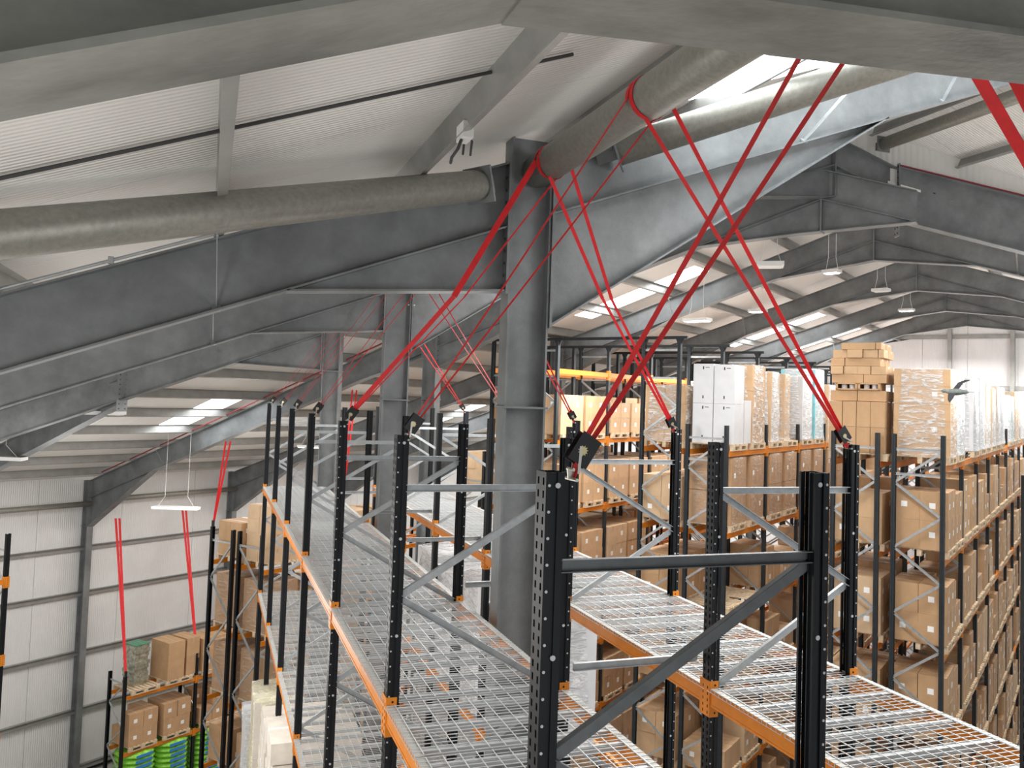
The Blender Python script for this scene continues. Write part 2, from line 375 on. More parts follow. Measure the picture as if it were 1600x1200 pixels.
for i, Y in enumerate(FA):
    f = Frame('A', Y, labA[i], mt='steel_near' if i == 0 else 'steel')
    f.rafter((-12.3, bA(-12.3)), (2.66, bA(2.66)), w=.28 if i == 0 else .24, stiff=())
    f.haunch([(.62, bA(.62)), (2.66, 1.036), (2.66, bA(2.66))], [((.605, .883), (2.66, 1.036))], w=.28 if i == 0 else .24)
    f.column(2.66, 3.06, 2.55, stiff=(-.08,))
    xr = 11.55 if i == 2 else 12.0
    f.rafter((3.08, bA(3.08)), (xr, bA(xr)-(.12 if i == 2 else 0)), name='rafter')
    f.haunch([(3.08, bA(3.08)), (3.08, .72), (7.2, bA(7.2))], [((3.08, .72), (7.2, bA(7.2)))])
    f.plate(2.63, 1.0, 2.3); f.plate(3.09, .70, 2.42)
    if i:
        for u, du in ((.03, -.03), (6.1, .45), (8.1, .1)): f.brace(u, bA(u), du, -.45)
    if i == 1:
        f.column(20.9, 21.3, -.6, zb=-13.6)
        f.rafter((12.03, bA(12.03)), (20.9, bA(24.06-20.9)))
    if i == 2:   # apex and the short leg to the valley beam
        f.rafter((11.57, 4.88), (13.2, 4.42), d=.58)
        f.haunch([(9.0, 3.97), (11.4, 4.22), (12.78, 4.56), (11.57, 4.88), (9.0, 4.02)], [((9.0, 3.97), (11.4, 4.22)), ((11.4, 4.22), (12.78, 4.56))])
        f.plate(11.57, 4.25, 5.5, holes=False, name='stiffener_plate'); f.plate(13.2, 3.95, 5.06)
# hip frame along the bend
f = Frame('H', 0, 'skewed grey hip frame where the two roofs meet, third column back')
f.rafter((-10.45, 1.45), (0, 4.7), d=.7, w=.24); f.rafter((-27.3, -4.35), (-10.85, 1.3), d=.7, w=.24)
f.haunch([(-12.9, .6), (-10.85, .50), (-10.85, 1.3)], [((-12.9, .6), (-10.85, .50))])
f.column(-10.83, -10.45, 2.5, stiff=(.48,)); f.plate(-10.86, .5, 2.3)
f = Frame('H', 0, 'deep dark grey valley beam falling to the right from the bolted ridge joint', 'valley_beam')
f.rafter((1.3, 3.93), (10.2, 1.6), d=1.1, w=.24, name='beam'); f.plate(1.3, 3.6, 5.1)
m = MB(); f.fl(m, (1.3, 5.06), (10.2, 2.73), .26, .025); obj('red_edge_strip', m.mesh('red_edge_strip', 'redox'), f.t)
# far wing
for i, Yc in enumerate(FC):
    if i == 0: continue
    if i == 1:
        f = Frame('C', 10.9, 'short dark jack rafter meeting the hip at a bolted plate, upper left')
        f.rafter((-28.84, bC(-28.84)), (-18.4, bC(-18.4)), d=.6); f.plate(-18.4, bC(-18.4)-.15, bC(-18.4)+.75); f.column(-29.2, -28.8, -3.3); continue
    f = Frame('S' if i == 2 else 'C', Yc, 'grey portal frame of the far wing, %s one beyond the bend' % ORD[i-2])
    f.rafter((-28.84, bC(-28.84)), (-13.86, bC(-13.86)), d=.6)
    f.haunch([(-28.84, bC(-28.84)), (-28.84, -4.93), (-25.2, bC(-25.2))], [((-28.84, -4.93), (-25.2, bC(-25.2)))])
    f.column(-29.2, -28.86, -3.35, stiff=(-4.93,)); f.plate(-28.84, -4.9, -3.4, holes=False)
    f.column(-13.84, -13.44, 2.2 if i > 2 else 2.2, stiff=(-.08,))
    f.haunch([(-16.0, bC(-16.0)), (-13.86, .97), (-13.86, bC(-13.86))], [((-16.0, bC(-16)), (-13.86, .97))])
    f.plate(-13.87, .95, 1.9); f.plate(-13.42, .6, 2.0)
    f.rafter((-13.42, bC(-13.42)), (-4.55, bC(-4.55)), d=.6)
    f.haunch([(-13.42, .7), (-9.8, bC(-9.8)), (-13.42, bC(-13.42))], [((-13.42, .7), (-9.8, bC(-9.8)))])
    zr = 3.72 if i > 2 else 3.53
    xe = -2.85 if i == 2 else -2.3
    ax = -4.55 if i > 2 else -5.1
    f.haunch([(-7.0, bC(-7.0)), (ax, zr), (xe, bC(xe)), (-4.55, bC(-4.55))], [((-7.0, bC(-7.0)), (ax, zr)), ((ax, zr), (xe, bC(xe)))])
    f.plate(-4.55, zr, 5.1, holes=False, name='stiffener_plate')
    f.rafter((-4.55, bC(-4.55)), (19.7 if i > 2 else -2.85, bC(19.7) if i > 2 else bC(-2.85)), d=.6)
    for u in (-24.63, -9.87, -1.5, 1.8):
        if i == 2 and u > -4: continue
        f.brace(u, bC(u), .0, -.5)

# ------------------------------------------------------------------ tubes
def tube(label, p, q, r, plates=True, n=24, fin=True):
    t = thing('bracing_tube', label, 'steel tube')
    p, q = Vector(p)+Vector((0, 0, H)), Vector(q)+Vector((0, 0, H)); d = (q-p).normalized()
    m = MB(); m.tube(p, q, r, n); m.build('pipe', 'tube', t, True)
    if plates:
        for e, k in ((p, -1), (q, 1)):
            m = MB(); m.bar(e, e+d*k*.02, 2*r+.05, 2*r+.05); m.build('end_plate', 'steel', t)
            m = MB(); m.bar(e+d*k*.02, e+d*k*.22, .015, .16); m.bar(e+d*k*.1+Vector((0, 0, .05)), e+d*k*.1+Vector((.03, -.03, .05)), .03, .03); m.build('gusset', 'steel', t)
    return t
tube('thick galvanised roof brace tube slanting across the upper left', (2.27, 7.45, 1.97), (-7.05, 1.95, -1.15), .142)
tube('thick tube from the central column to the near rafter, carrying red straps', (2.93, 7.66, 2.23), (2.93, 1.9, 2.23), .16, False)
tube('bright galvanised roof brace tube right of the central column', (3.72, 7.5, 2.50), (12.4, 2.0, 5.55), .15)
tube('valley tube running from the central column to the second column', (2.93, 7.76, 2.23), (2.93, 13.6, 2.23), .11, False)
tube('short valley tube between second column and skewed hip column', (2.93, 13.76, 2.1), (2.93, 18.6, 2.1), .11, False)
pp = fC(-13.64, 22.3, 2.0); qq = fC(-13.64, 28.0, 2.0)
tube('pale tube between the distant columns behind the tall racks', pp, qq, .11, False)
pp = fC(-13.64, 16.3, 2.0); qq = fC(-13.64, 22.1, 2.0)
tube('grey tube ending at the small column right of the central column', pp, qq, .11, False)
tube('dark round strut running up right from the bolted ridge joint', (12.5, 13.3, 5.35), (12.5, 7.9, 5.35), .13, True)
tube('long pale tube above the eaves of the left wall', tuple(fC(-28.6, 16.4, -4.0)), tuple(fC(-28.6, 22.0, -4.0)), .09, False)
tube('pale eaves tube left of the dark wall column', tuple(fC(-28.6, 10.4, -4.1)), tuple(fC(-28.6, 16.0, -4.1)), .09, False)
# small fittings on the near purlin
t = thing('junction_box', 'small junction box with bent black cables clipped to an overhead purlin', 'electrical box', (1.70, 5.9, H+1.93))
m = MB(); m.box(-.06, .02, -.09, .09, -.05, .07); m.build('body', 'lampoff', t)
for dx in (0, .06):
    m = MB(); pts = [(-.03+dx, .09, .03), (-.02+dx, .16, .06), (.04+dx, .22, .02), (.06+dx, .32, -.06)]
    for a, e in zip(pts, pts[1:]): m.tube(a, e, .009, 6)
    m.build('cable', 'seam', t)
m = MB(); pts = [(-.05, -.02, -.05), (-.07, .0, -.12), (-.06, .2, -.13), (-.0, .45, -.1)]
for a, e in zip(pts, pts[1:]): m.tube(a, e, .012, 6)
m.build('cable', 'seam', t)
t = thing('conduit', 'thin conduit clipped along the top flange left of the central column', 'conduit')
m = MB(); m.tube((-9, 7.58, H+bA(-9)+.66), (1.6, 7.58, H+bA(1.6)+.66), .014, 8); m.build('pipe', 'brace', t)
for i in range(12): m = MB(); x = -8+i*.8; m.box(x-.02, x+.02, 7.55, 7.61, H+bA(x)+.63, H+bA(x)+.69); m.build('clip', 'brace', t)
t = thing('cable', 'thin black cable crossing under the roof sheets at upper left', 'cable')
m = MB(); m.tube((-3, 5.15, H+zA(-3)-.03), (2.2, 5.15, H+zA(2.2)-.03), .012, 6); m.build('wire', 'seam', t)
t = thing('pipe_run', 'dark red pipe run along the top of the far left rafter', 'pipe')
m = MB(); m.tube(fC(-28, 15.95, H+bC(-28)+.66), fC(-15, 15.95, H+bC(-15)+.66), .02, 6); m.build('pipe', 'redox', t)

# ------------------------------------------------------------------ lamps
def lamp(label, p, rz, on, L=1.2, hang=1.2, w=.32):
    t = thing('ceiling_lamp', label, 'lamp', (p[0], p[1], H+p[2]), rz, None)
    m = MB(); m.box(-L/2, L/2, -w/2, w/2, -.03, .05); m.build('housing', 'lampoff', t)
    m = MB(); m.box(-L/2+.04, L/2-.04, -w/2+.04, w/2-.04, -.045, -.03); m.build('diffuser', 'lamp' if on else 'lampoff', t)
    for k in (-1, 1):
        m = MB(); m.tube((k*L*.4, 0, .05), (k*L*.25, 0, .35), .006, 5); m.tube((k*L*.25, 0, .35), (k*L*.25, 0, hang), .006, 5); m.build('hanger', 'lampoff', t)
    return t
lamp('white strip lamp hanging under the upper left hip rafter', (-2.48, 22.2, -.66), -.35, False, 1.3, 1.3)
lamp('long white strip lamp at the far left edge, lowest of that side', (-5.3, 25.1, -1.97), -.35, False, 2.0, 1.5)
lamp('white strip lamp hanging before the left wall under the wall rafter', (-.77, 28.1, -3.7), -.35, False, 1.4, 2.3)
lamp('small white lamp between the black uprights of the left mesh rack', (3.6, 30.7, -1.93), -.35, True, 1.1, 2.5)
lamp('lit oval lamp hanging below the second far ridge', (13.73, 16.2, 3.25), -1.2, True, .38, .9, .26)
lamp('lit oval lamp hanging furthest right above the brown carton stack', (23.1, 23.4, 3.6), -1.2, True, .5, .9, .26)
lamp('large dull white lamp under the nearest far ridge', (11.1, 15.0, 3.02), -.6, False, .55, 1.2, .5)
lamp('white lamp hanging among rooflights right of the red strap crossing', (11.84, 19.0, 2.2), -1.1, True, .7, 1.5)
lamp('small pale lamp between the two lit oval lamps', (18.2, 19.4, 3.5), -1.1, False, .45, .9)
lamp('faint white lamp behind the carton stack, near the rooflights', (15.5, 21.5, 2.9), -1.1, True, .5, 1.2)

# ------------------------------------------------------------------ racks
def upright_mesh(L, near, dirx, mt):
    """open C section: web facing dirx, two flanges with returns; z from 0 to L"""
    m = MB(); w, d, t = .10, .075, .004; x = dirx
    def bx(x0, x1, y0, y1, z0=0, z1=L): m.box(min(x0, x1), max(x0, x1), y0, y1, z0, z1)
    wx = x*d/2
    if near:
        bx(wx, wx-x*t, -.05, -.034); bx(wx, wx-x*t, -.018, .018); bx(wx, wx-x*t, .034, .05); bx(wx-x*.008, wx-x*.012, -.02, .02)
        z0 = L-6.5; bx(wx, wx-x*t, -.034, -.018, 0, z0); bx(wx, wx-x*t, .018, .034, 0, z0)
        z = z0
        while z < L-.02:
            for yy in ((-.034, -.018), (.018, .034)): bx(wx, wx-x*t, yy[0], yy[1], z+.028, min(z+.05, L))
            z += .05
    else:
        bx(wx, wx-x*t, -.05, .05)
    for k in (-1, 1):
        y0 = .05*k
        bx(wx, wx-x*.03, y0-t/2, y0+t/2); bx(wx-x*.03, wx-x*.05, y0-k*.008-t/2, y0-k*.008+t/2); bx(wx-x*.048, wx-x*d, y0-t/2, y0+t/2)
        bx(wx-x*.03-.001, wx-x*.03+.001, y0-.01*(k > 0), y0+.01*(k < 0)); bx(wx-x*d, wx-x*(d-t), y0-k*.0, y0-k*.022) if k < 0 else bx(wx-x*d, wx-x*(d-t), y0-.022, y0)
        bx(wx-x*d, wx-x*(d+.012), y0-k*.022-t/2, y0-k*.022+t/2)
    return m.mesh('upright', mt)
def lit_hole_bolt_mesh(L, span, pitch, r):
    m = MB(); z = L-.05
    while z > L-span:
        for y in (-.052,): m.tube((0, y-.002, z), (0, y+.004, z), r, 8)
        z -= pitch
    return m.mesh('lit_hole_bolt', 'lit_hole_bolt')
_cache = {}
def cached(key, fn):
    if key not in _cache: _cache[key] = fn()
    return _cache[key]
def beam_mesh(L, mt='orange'):
    m = MB(); t = .05
    m.box(-.0225, .0225, .055, L-.055, -.12, 0)
    m.box(-.026, .026, .055, L-.055, -.016, .001); m.box(-.026, .026, .055, L-.055, -.121, -.104)
    return m.mesh('beam', mt)
def conn_mesh(dirx):
    m = MB(); x = dirx
    m.box(min(x*.0, x*.045)-.0, max(x*.0, x*.045), -.062, .062, -.20, .05) if 0 else None
    m.box(min(x*.038, x*.044), max(x*.038, x*.044), -.058, .075, -.20, .06)
    for k in (-1, 1): m.box(min(x*.044, -x*.03), max(x*.044, -x*.03), .056*k-.003, .056*k+.003, -.20, .06)
    return m.mesh('beam_connector', 'orange')
def connhole_mesh(dirx):
    m = MB(); x = dirx
    for z in (.03, -.17): m.tube((-.0, -.0605, z), (0, -.0585, z), .008, 8)
    for i in range(5):
        for y in (-.03, .03): m.box(min(x*.0443, x*.0455), max(x*.0443, x*.0455), y-.005, y+.005, -.18+i*.045, -.16+i*.045)
    return m.mesh('slot', 'hole')
def rack(name, label, T, xs, y0, nb, bay, levels, ztop, step, diag0, mirror, mt='black', near=0, first=0, beamsides=(0, 1), zfloor=0, skip_up=(), conn=True, detail=3, tops=None, braceM='brace', skipbeam=()):
    """one frame line: xs = (x of left uprights, x of right uprights), y0 first frame, nb bays"""
    t = thing(name, label, 'pallet rack', (0, 0, 0), T)
    L = H+ztop-zfloor
    for n in range(nb+1):
        y = y0+n*bay+(.07 if (n == 0 and near and xs[0] > 3) else 0); isn = n < near
        for k in (0, 1):
            if (n, k) in skip_up: continue
            dx = -1 if k == 0 else 1
            me = cached(('up', round(L, 2), isn, dx, mt), lambda: upright_mesh(L, isn, dx, mt))
            o = obj('upright', me, t, (xs[k], y, zfloor))
            if isn:
                sm = cached(('lit_hole_bolt', round(L, 2)), lambda: lit_hole_bolt_mesh(L, 5.0, .1, .006)); obj('lit_hole_bolt', sm, o, (dx*.024, 0, 0), kind='stuff')  # pale discs stand for light showing through the upright's holes
                sm = cached(('lit_hole_bolt2', round(L, 2)), lambda: lit_hole_bolt_mesh(L, 5.0, .65, .011)); obj('bolt', sm, o, (-dx*.012, 0, 0), kind='stuff')
            m = cached(('foot', mt), lambda: _foot())
            obj('base_plate', m, t, (xs[k], y, zfloor))
        # bracing
        xa, xb = xs[0]+.02, xs[1]-.02; zt = H+ztop
        bar = []
        z = zt+diag0; bar.append(((xa, z), (xb, z)))
        side = mirror; zc = z-.02; i = 0
        while zc-step > zfloor+.2:
            za, zb_ = zc, zc-step
            bar.append(((xa, za), (xb, zb_)) if side else ((xb, za), (xa, zb_))); side = not side; zc = zb_; i += 1
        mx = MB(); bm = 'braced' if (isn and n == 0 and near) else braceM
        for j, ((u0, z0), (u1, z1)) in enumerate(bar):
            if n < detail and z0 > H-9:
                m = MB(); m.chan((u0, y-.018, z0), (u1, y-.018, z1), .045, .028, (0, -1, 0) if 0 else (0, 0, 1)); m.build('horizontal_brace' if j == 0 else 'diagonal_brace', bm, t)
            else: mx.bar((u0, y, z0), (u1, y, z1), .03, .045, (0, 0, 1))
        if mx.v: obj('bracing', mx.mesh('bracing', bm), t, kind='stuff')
        if n < nb and n >= first:
            for li, lz in enumerate(levels):
                for k in beamsides:
                    if (n, k, li) in skipbeam: continue
                    dx = -1 if k == 0 else 1
                    o = obj('beam', cached(('beam', bay), lambda: beam_mesh(bay)), t, (xs[k]+dx*.012, y, H+lz))
        if conn:
            for lz in levels:
                for k in beamsides:
                    dx = -1 if k == 0 else 1
                    if n == 0 and not near: continue
                    o = obj('beam_connector', cached(('cn', dx), lambda: conn_mesh(dx)), t, (xs[k], y, H+lz))
                    if n < 4: obj('slot', cached(('cnh', dx), lambda: connhole_mesh(dx)), o, kind='stuff')
    return t
def _foot():
    m = MB(); m.box(-.06, .06, -.075, .075, 0, .008); m.box(-.045, .045, -.056, .056, .008, .1); return m.mesh('base_plate', 'black')
A1x, A2x = (1.262, 2.51), (3.62, 4.885); A1y, A2y, BAY = 3.051, 2.807, 2.7
LV1, LV2 = -2.09, -4.37
ZT = -.275
DG = (-.36, .72)
A1 = rack('pallet_rack', 'left black rack topped with empty wire decks, straps on its uprights', 0, A1x, A1y, 6, BAY, (LV1, LV2, -6.65, -8.9), ZT, .72, -.36, False, 'black', 3)
A2 = rack('pallet_rack', 'right black rack with empty white wire decks in the lower right', 0, A2x, A2y, 6, BAY, (LV1, LV2, -6.65, -8.9), ZT, .72, -.36, True, 'black', 3)
for n in range(1, 7):      # row spacers between the two lines
    for z in (-1.9, -4.9):
        m = MB(); y = A1y+BAY*n-.12; m.chan((A1x[1]+.04, y, H+z), (A2x[0]-.04, y, H+z), .05, .03, (0, 0, 1))
        obj('row_spacer', m.mesh('row_spacer', 'brace'), A2)

# wire decks
def deck_meshes(wx, wy):
    m = MB(); r = .0023; zz = .004
    nx = int(round(wy/.05)); ny = int(round(wx/.1))
    for i in range(nx+1):
        y = -wy/2+wy*i/nx; m.box(-wx/2-.056, wx/2+.056, y-r, y+r, zz-r, zz+r)
        for k in (-1, 1): m.box(k*(wx/2+.056)-r, k*(wx/2+.056)+r, y-r, y+r, -.022, zz+r)
    for j in range(ny+1):
        x = -wx/2+wx*j/ny; m.box(x-r, x+r, -wy/2, wy/2, zz+.002, zz+.002+2*r)
    for k in (-1, 1):
        m.box(k*(wx/2+.058)-r, k*(wx/2+.058)+r, -wy/2, wy/2, -.022, -.018)
    w = m.mesh('wire_grid', 'wire')
    m = MB(); m.box(-wx/2+.0, wx/2, -.0225, .0225, -.003, .0); 
    for k in (-1, 1): m.box(-wx/2+.0, wx/2, k*.0225-.002, k*.0225+.002, -.035, .0); m.box(-wx/2, wx/2, k*.024-.004, k*.024+.004, -.037, -.034)
    c_ = m.mesh('support_channel', 'chan'); m = MB(); m.box(-.028, .028, -wy/2-.015, wy/2+.015, 0, .003)
    return w, c_, m.mesh('edge_strip', 'strip')
def decks(x, y0, bays, z, rackname, lvl, g):
    wx = abs(x[1]-x[0])-.03; wm, cm, em = cached(('deck', round(wx, 2)), lambda: deck_meshes(wx, .86)); k = 0
    for n in bays:
        for j in range(3):
            yy = y0+n*BAY+BAY*(j+.5)/3*(1)+0
            t = obj('wire_mesh_deck', wm, None, ((x[0]+x[1])/2, yy, H+z+.004), None, category='wire deck', group=g,
                    label='%s galvanised wire mesh deck, %s, on %s' % (ORD[k], lvl, rackname)); k += 1
            for c0 in (-.34, 0, .34): obj('support_channel', cm, t, (0, c0, 0))
            for k_ in (-1, 1): obj('edge_strip', em, t, (k_*(wx/2+.028), 0, .0))
decks(A1x, A1y, range(0, 6), LV1, 'the left mesh-decked rack', 'upper level, counting from camera', 'wire decks on the left rack')
decks(A1x, A1y, range(2, 6), LV2, 'the left mesh-decked rack', 'lower level, counting away', 'lower wire decks on the left rack')
decks(A2x, A2y, range(0, 6), LV1, 'the right mesh-decked rack', 'upper level, counting from camera', 'wire decks on the right rack')

# far wing racks ----------------------------------------------------------
LVC = (-1.0, -2.8, -4.6, -6.4, -8.2, -10.0, -11.8)
BC = 2.7
RR = dict(
    R=((-3.31, -2.43), 18.11, 10, LVC, -.43, 'tall loaded rack down the far right, its end frame facing us'),
    R2=((-4.46, -3.61), 18.11, 10, LVC, -.43, 'loaded rack backing onto the far right rack, under the brown stack'),
    M=((-7.64, -6.73), 18.11, 10, LVC, -.43, 'middle rack carrying the white cartons and film wrapped pallets'),
    M2=((-8.78, -7.88), 18.11, 10, LVC, 1.5, 'tall dark rack with overhead tie bars, left of the white cartons'),
    L=((-12.05, -11.16), 18.11, 10, LVC, 1.5, 'tall dark rack with labelled brown cartons right of the central column'),
    L2=((-13.15, -12.28), 18.11, 5, LVC, 1.5, 'dark rack mostly behind the central column, orange beams on top'),
    J=((-16.0, -15.1), 20.5, 5, LVC[1:], -1.6, 'dark loaded rack seen between the uprights of the left mesh rack'),
)
racks = {}
for k, (xs, y0, nb, lv, zt, lab) in RR.items():
    lv2 = ((.8,)+lv) if k in ('L', 'L2') else lv
    racks[k] = rack('pallet_rack', lab, -PSI, xs, y0, nb, BC, lv2, zt, .63, -.3 if k in ('R', 'R2', 'M') else -.9, k in ('R2', 'M2', 'L'), 'slate', 0, detail=2 if k in 'RM' else 1, conn=k in ('R', 'M', 'L'))
for k in ('R', 'M', 'M2', 'L'):   # second horizontal near the top
    xs, y0, nb, lv, zt, lab = RR[k]
    for n in range(4):
        m = MB(); m.chan((xs[0]+.02, y0+BC*n-.02, H+zt-.78 if zt < 0 else H+zt-.25), (xs[1]-.02, y0+BC*n-.02, H+zt-.78 if zt < 0 else H+zt-.25), .045, .028, (0, 0, 1)); obj('horizontal_brace', m.mesh('horizontal_brace', 'brace'), racks[k])
# overhead ties across the aisle between L and M2
for n in range(9):
    t = thing('aisle_tie', 'dark overhead tie bar across the aisle, %s from the front' % ORD[n], 'steel bar', tuple(fC(0, 18.11+BC*n, H+1.5)), -PSI, 'aisle tie bars')
    m = MB(); m.box(-13.2, -7.7, -.03, .03, .0, .07); m.build('bar', 'slate', t)
    for x in (-11.16, -12.05, -8.78, -7.88):
        m = MB(); m.prism([(x-.1, -.02, 0), (x+.1, -.02, 0), (x+.04, -.02, -.12), (x-.04, -.02, -.12)], (0, .04, 0)); m.build('bracket', 'slate', t)
Wr = rack('pallet_rack', 'low black rack along the left wall loaded with cartons and sacks', -PSI, (-26.6, -25.73), 15.88, 3, 2.64, (-10.0, -11.8), -9.35, .7, -.25, False, 'black', 0, detail=2)
K1 = rack('pallet_rack', 'narrow black rack end frame standing before the left wall', -PSI, (-19.6, -18.72), 14.4, 4, 2.7, (-4.6, -6.4, -8.2, -10.0, -11.8), -3.7, .95, -.35, False, 'black', 0, detail=2)
K2 = rack('pallet_rack', 'black rack end frame half hidden behind the left mesh rack', -PSI, (-18.45, -17.55), 14.4, 4, 2.7, (-4.6, -6.4, -8.2, -10.0, -11.8), -3.7, .95, -.35, True, 'black', 0, detail=2)
Q = rack('pallet_rack', 'black rack upright with orange beams at the left picture edge', -PSI, (-21.85, -20.97), 4.4, 2, 2.7, (-4.6, -6.4, -8.2, -10.0, -11.8), -3.55, .8, -.4, True, 'black', 0, detail=0)

# ------------------------------------------------------------------ goods
cand = []   # every carton: (matrix, size, material, label parts, tape, labelled faces)
def proto_box(sx, sy, sz, mt, lab):
    def mk():
        m = MB(); g = .0015
        m.box(-sx/2, sx/2, -sy/2, sy/2, 0, sz-.003)
        m.box(-sx/2, sx/2, -sy/2, -g, sz-.003, sz); m.box(-sx/2, sx/2, g, sy/2, sz-.003, sz)
        body = m.mesh('cardboard_box', mt)
        m = MB(); w = .03
        m.box(-sx/2-.0015, sx/2+.0015, -w, w, sz, sz+.0015)
        for k in (-1, 1): m.box(k*sx/2-.0015, k*sx/2+.0015, -w, w, sz*.72, sz+.0015); m.box(k*sx/2-.0015, k*sx/2+.0015, -w, w, 0, sz*.12)
        tape = m.mesh('packing_tape', 'tape' if mt != 'boxw' else 'boxw')
        m = MB(); a = min(.11, sz*.28)
        m.box(sx/2, sx/2+.002, -sy*.05-a/2, -sy*.05+a/2, sz*.40, sz*.40+a)
        m.box(-sx*.05-a/2, -sx*.05+a/2, -sy/2-.002, -sy/2, sz*.42, sz*.42+a)
        la = m.mesh('paper_label', 'white'); return body, tape, la
    return cached(('box', round(sx, 3), round(sy, 3), round(sz, 3), mt), mk)
def TC(x, y, z, r=0): return Matrix.Translation(fC(x, y, z)) @ Matrix.Rotation(-PSI+r, 4, 'Z')
def TA(x, y, z, r=0): return Matrix.Translation((x, y, z)) @ Matrix.Rotation(r, 4, 'Z')
def pallet_mesh():
    m = MB(); L, Wd = 1.2, 1.0     # x = 1.2 across the rack, y = 1.0 along it
    for i in range(7): y = -.45+.15*i; m.box(-.6, .6, y-.05, y+.05, .122, .144)
    for x in (-.55, 0, .55): m.box(x-.05, x+.05, -.5, .5, .10, .122); m.box(x-.05, x+.05, -.5, .5, 0, .022)
    for x in (-.55, 0, .55):
        for y in (-.43, 0, .43): m.box(x-.05, x+.05, y-.07, y+.07, .022, .10)
    return m.mesh('wooden_pallet', 'wood')
PM = pallet_mesh(); pals = []
def pallet(T, x, y, z, where, sx=1.0):
    M = T(x, y, z, random.uniform(-.02, .02)) @ Matrix.Scale(sx*.95, 4, (1, 0, 0)); pals.append((M, where))
def cartons(T, x, y, z, nx, ny, nz, sx, sy, sz, mt, where, lab=.6, gap=.006, drop=0.0, jig=.01):
    cn = ['near', 'far'] if ny == 2 else (['sole'] if ny == 1 else ['near', 'middle', 'far', 'farthest', 'last'])
    cx = ['left', 'right'] if nx == 2 else (['single'] if nx == 1 else ['left', 'middle', 'right', 'rightmost'])
    ln = {1: ['only'], 2: ['bottom', 'top'], 3: ['bottom', 'middle', 'top']}.get(nz, ['lowest', 'second', 'third', 'fourth', 'fifth', 'sixth', 'seventh'])
    ln = ln if nz <= 3 else ln[:nz]
    for k in range(nz):
        for i in range(nx):
            for j in range(ny):
                if k == nz-1 and random.random() < drop: continue
                px = x+(i-(nx-1)/2)*(sx+gap)+random.uniform(-jig, jig)*.5; py = y+(j-(ny-1)/2)*(sy+gap)+random.uniform(-jig, jig)
                M = T(px, py, z+k*(sz+.002), random.uniform(-.012, .012))
                outer = (i == nx-1) or (j == 0)
                cand.append((M, (sx, sy, sz), mt, '%s %s, %s layer, %s' % (cn[j], cx[i], ln[k], where), random.random() < lab, outer, k == nz-1))
def film(T, x, y, z, sx, sy, h, mt='film'):
    """pallet wrap shell: rounded, slightly bulged sleeve with a rumpled hem"""
    m = MB(); n = 20; rows = 9
    ring = []
    for k in range(rows+1):
        zz = h*k/rows; b_ = .012+.014*math.sin(3*zz+x)+(.03 if k == 0 else 0)
        for i in range(n):
            a = 2*math.pi*i/n; cx_, sy_ = math.cos(a), math.sin(a); e = 8
            rr = (abs(cx_)**e+abs(sy_)**e)**(-1/e)
            ring.append((cx_*rr*(sx/2+b_+random.uniform(0, .012)), sy_*rr*(sy/2+b_+random.uniform(0, .012)), zz))
    m.v = ring
    for k in range(rows):
        for i in range(n):
            j = (i+1) % n; m.f.append((k*n+i, k*n+j, (k+1)*n+j, (k+1)*n+i)); m.m.append(0)
    m.f.append(tuple(rows*n+i for i in range(n))); m.m.append(0)
    return m.mesh('stretch_film', mt, True)
def wrapped(T, x, y, z, sx, sy, h, label, inner='card1', mt='film', nlay=4, nx=2, ny=2, top=None, cat='wrapped pallet'):
    t = thing('wrapped_pallet_load', label, cat); t.matrix_world = T(x, y, z, random.uniform(-.015, .015))
    g = .005
    for k in range(nlay):
        for i in range(nx):
            for j in range(ny):
                if 0 < i < nx-1 and 0 < j < ny-1: continue
                bx_, by_, bz = sx/nx-g, sy/ny-g, h/nlay-g
                bd, tp, la = proto_box(round(bx_, 2), round(by_, 2), round(bz, 2), inner, 0)
                o = obj('carton', bd, t, ((i-(nx-1)/2)*sx/nx, (j-(ny-1)/2)*sy/ny, k*h/nlay), (0, 0, random.uniform(-.006, .006)))
                if (k+j) % 2 and i == nx-1 and inner != 'teal': obj('paper_label', la, o)
    f_ = obj('stretch_film', film(T, 0, 0, 0, sx, sy, h+.01, mt), t, label='clear crinkled stretch film')
    return t

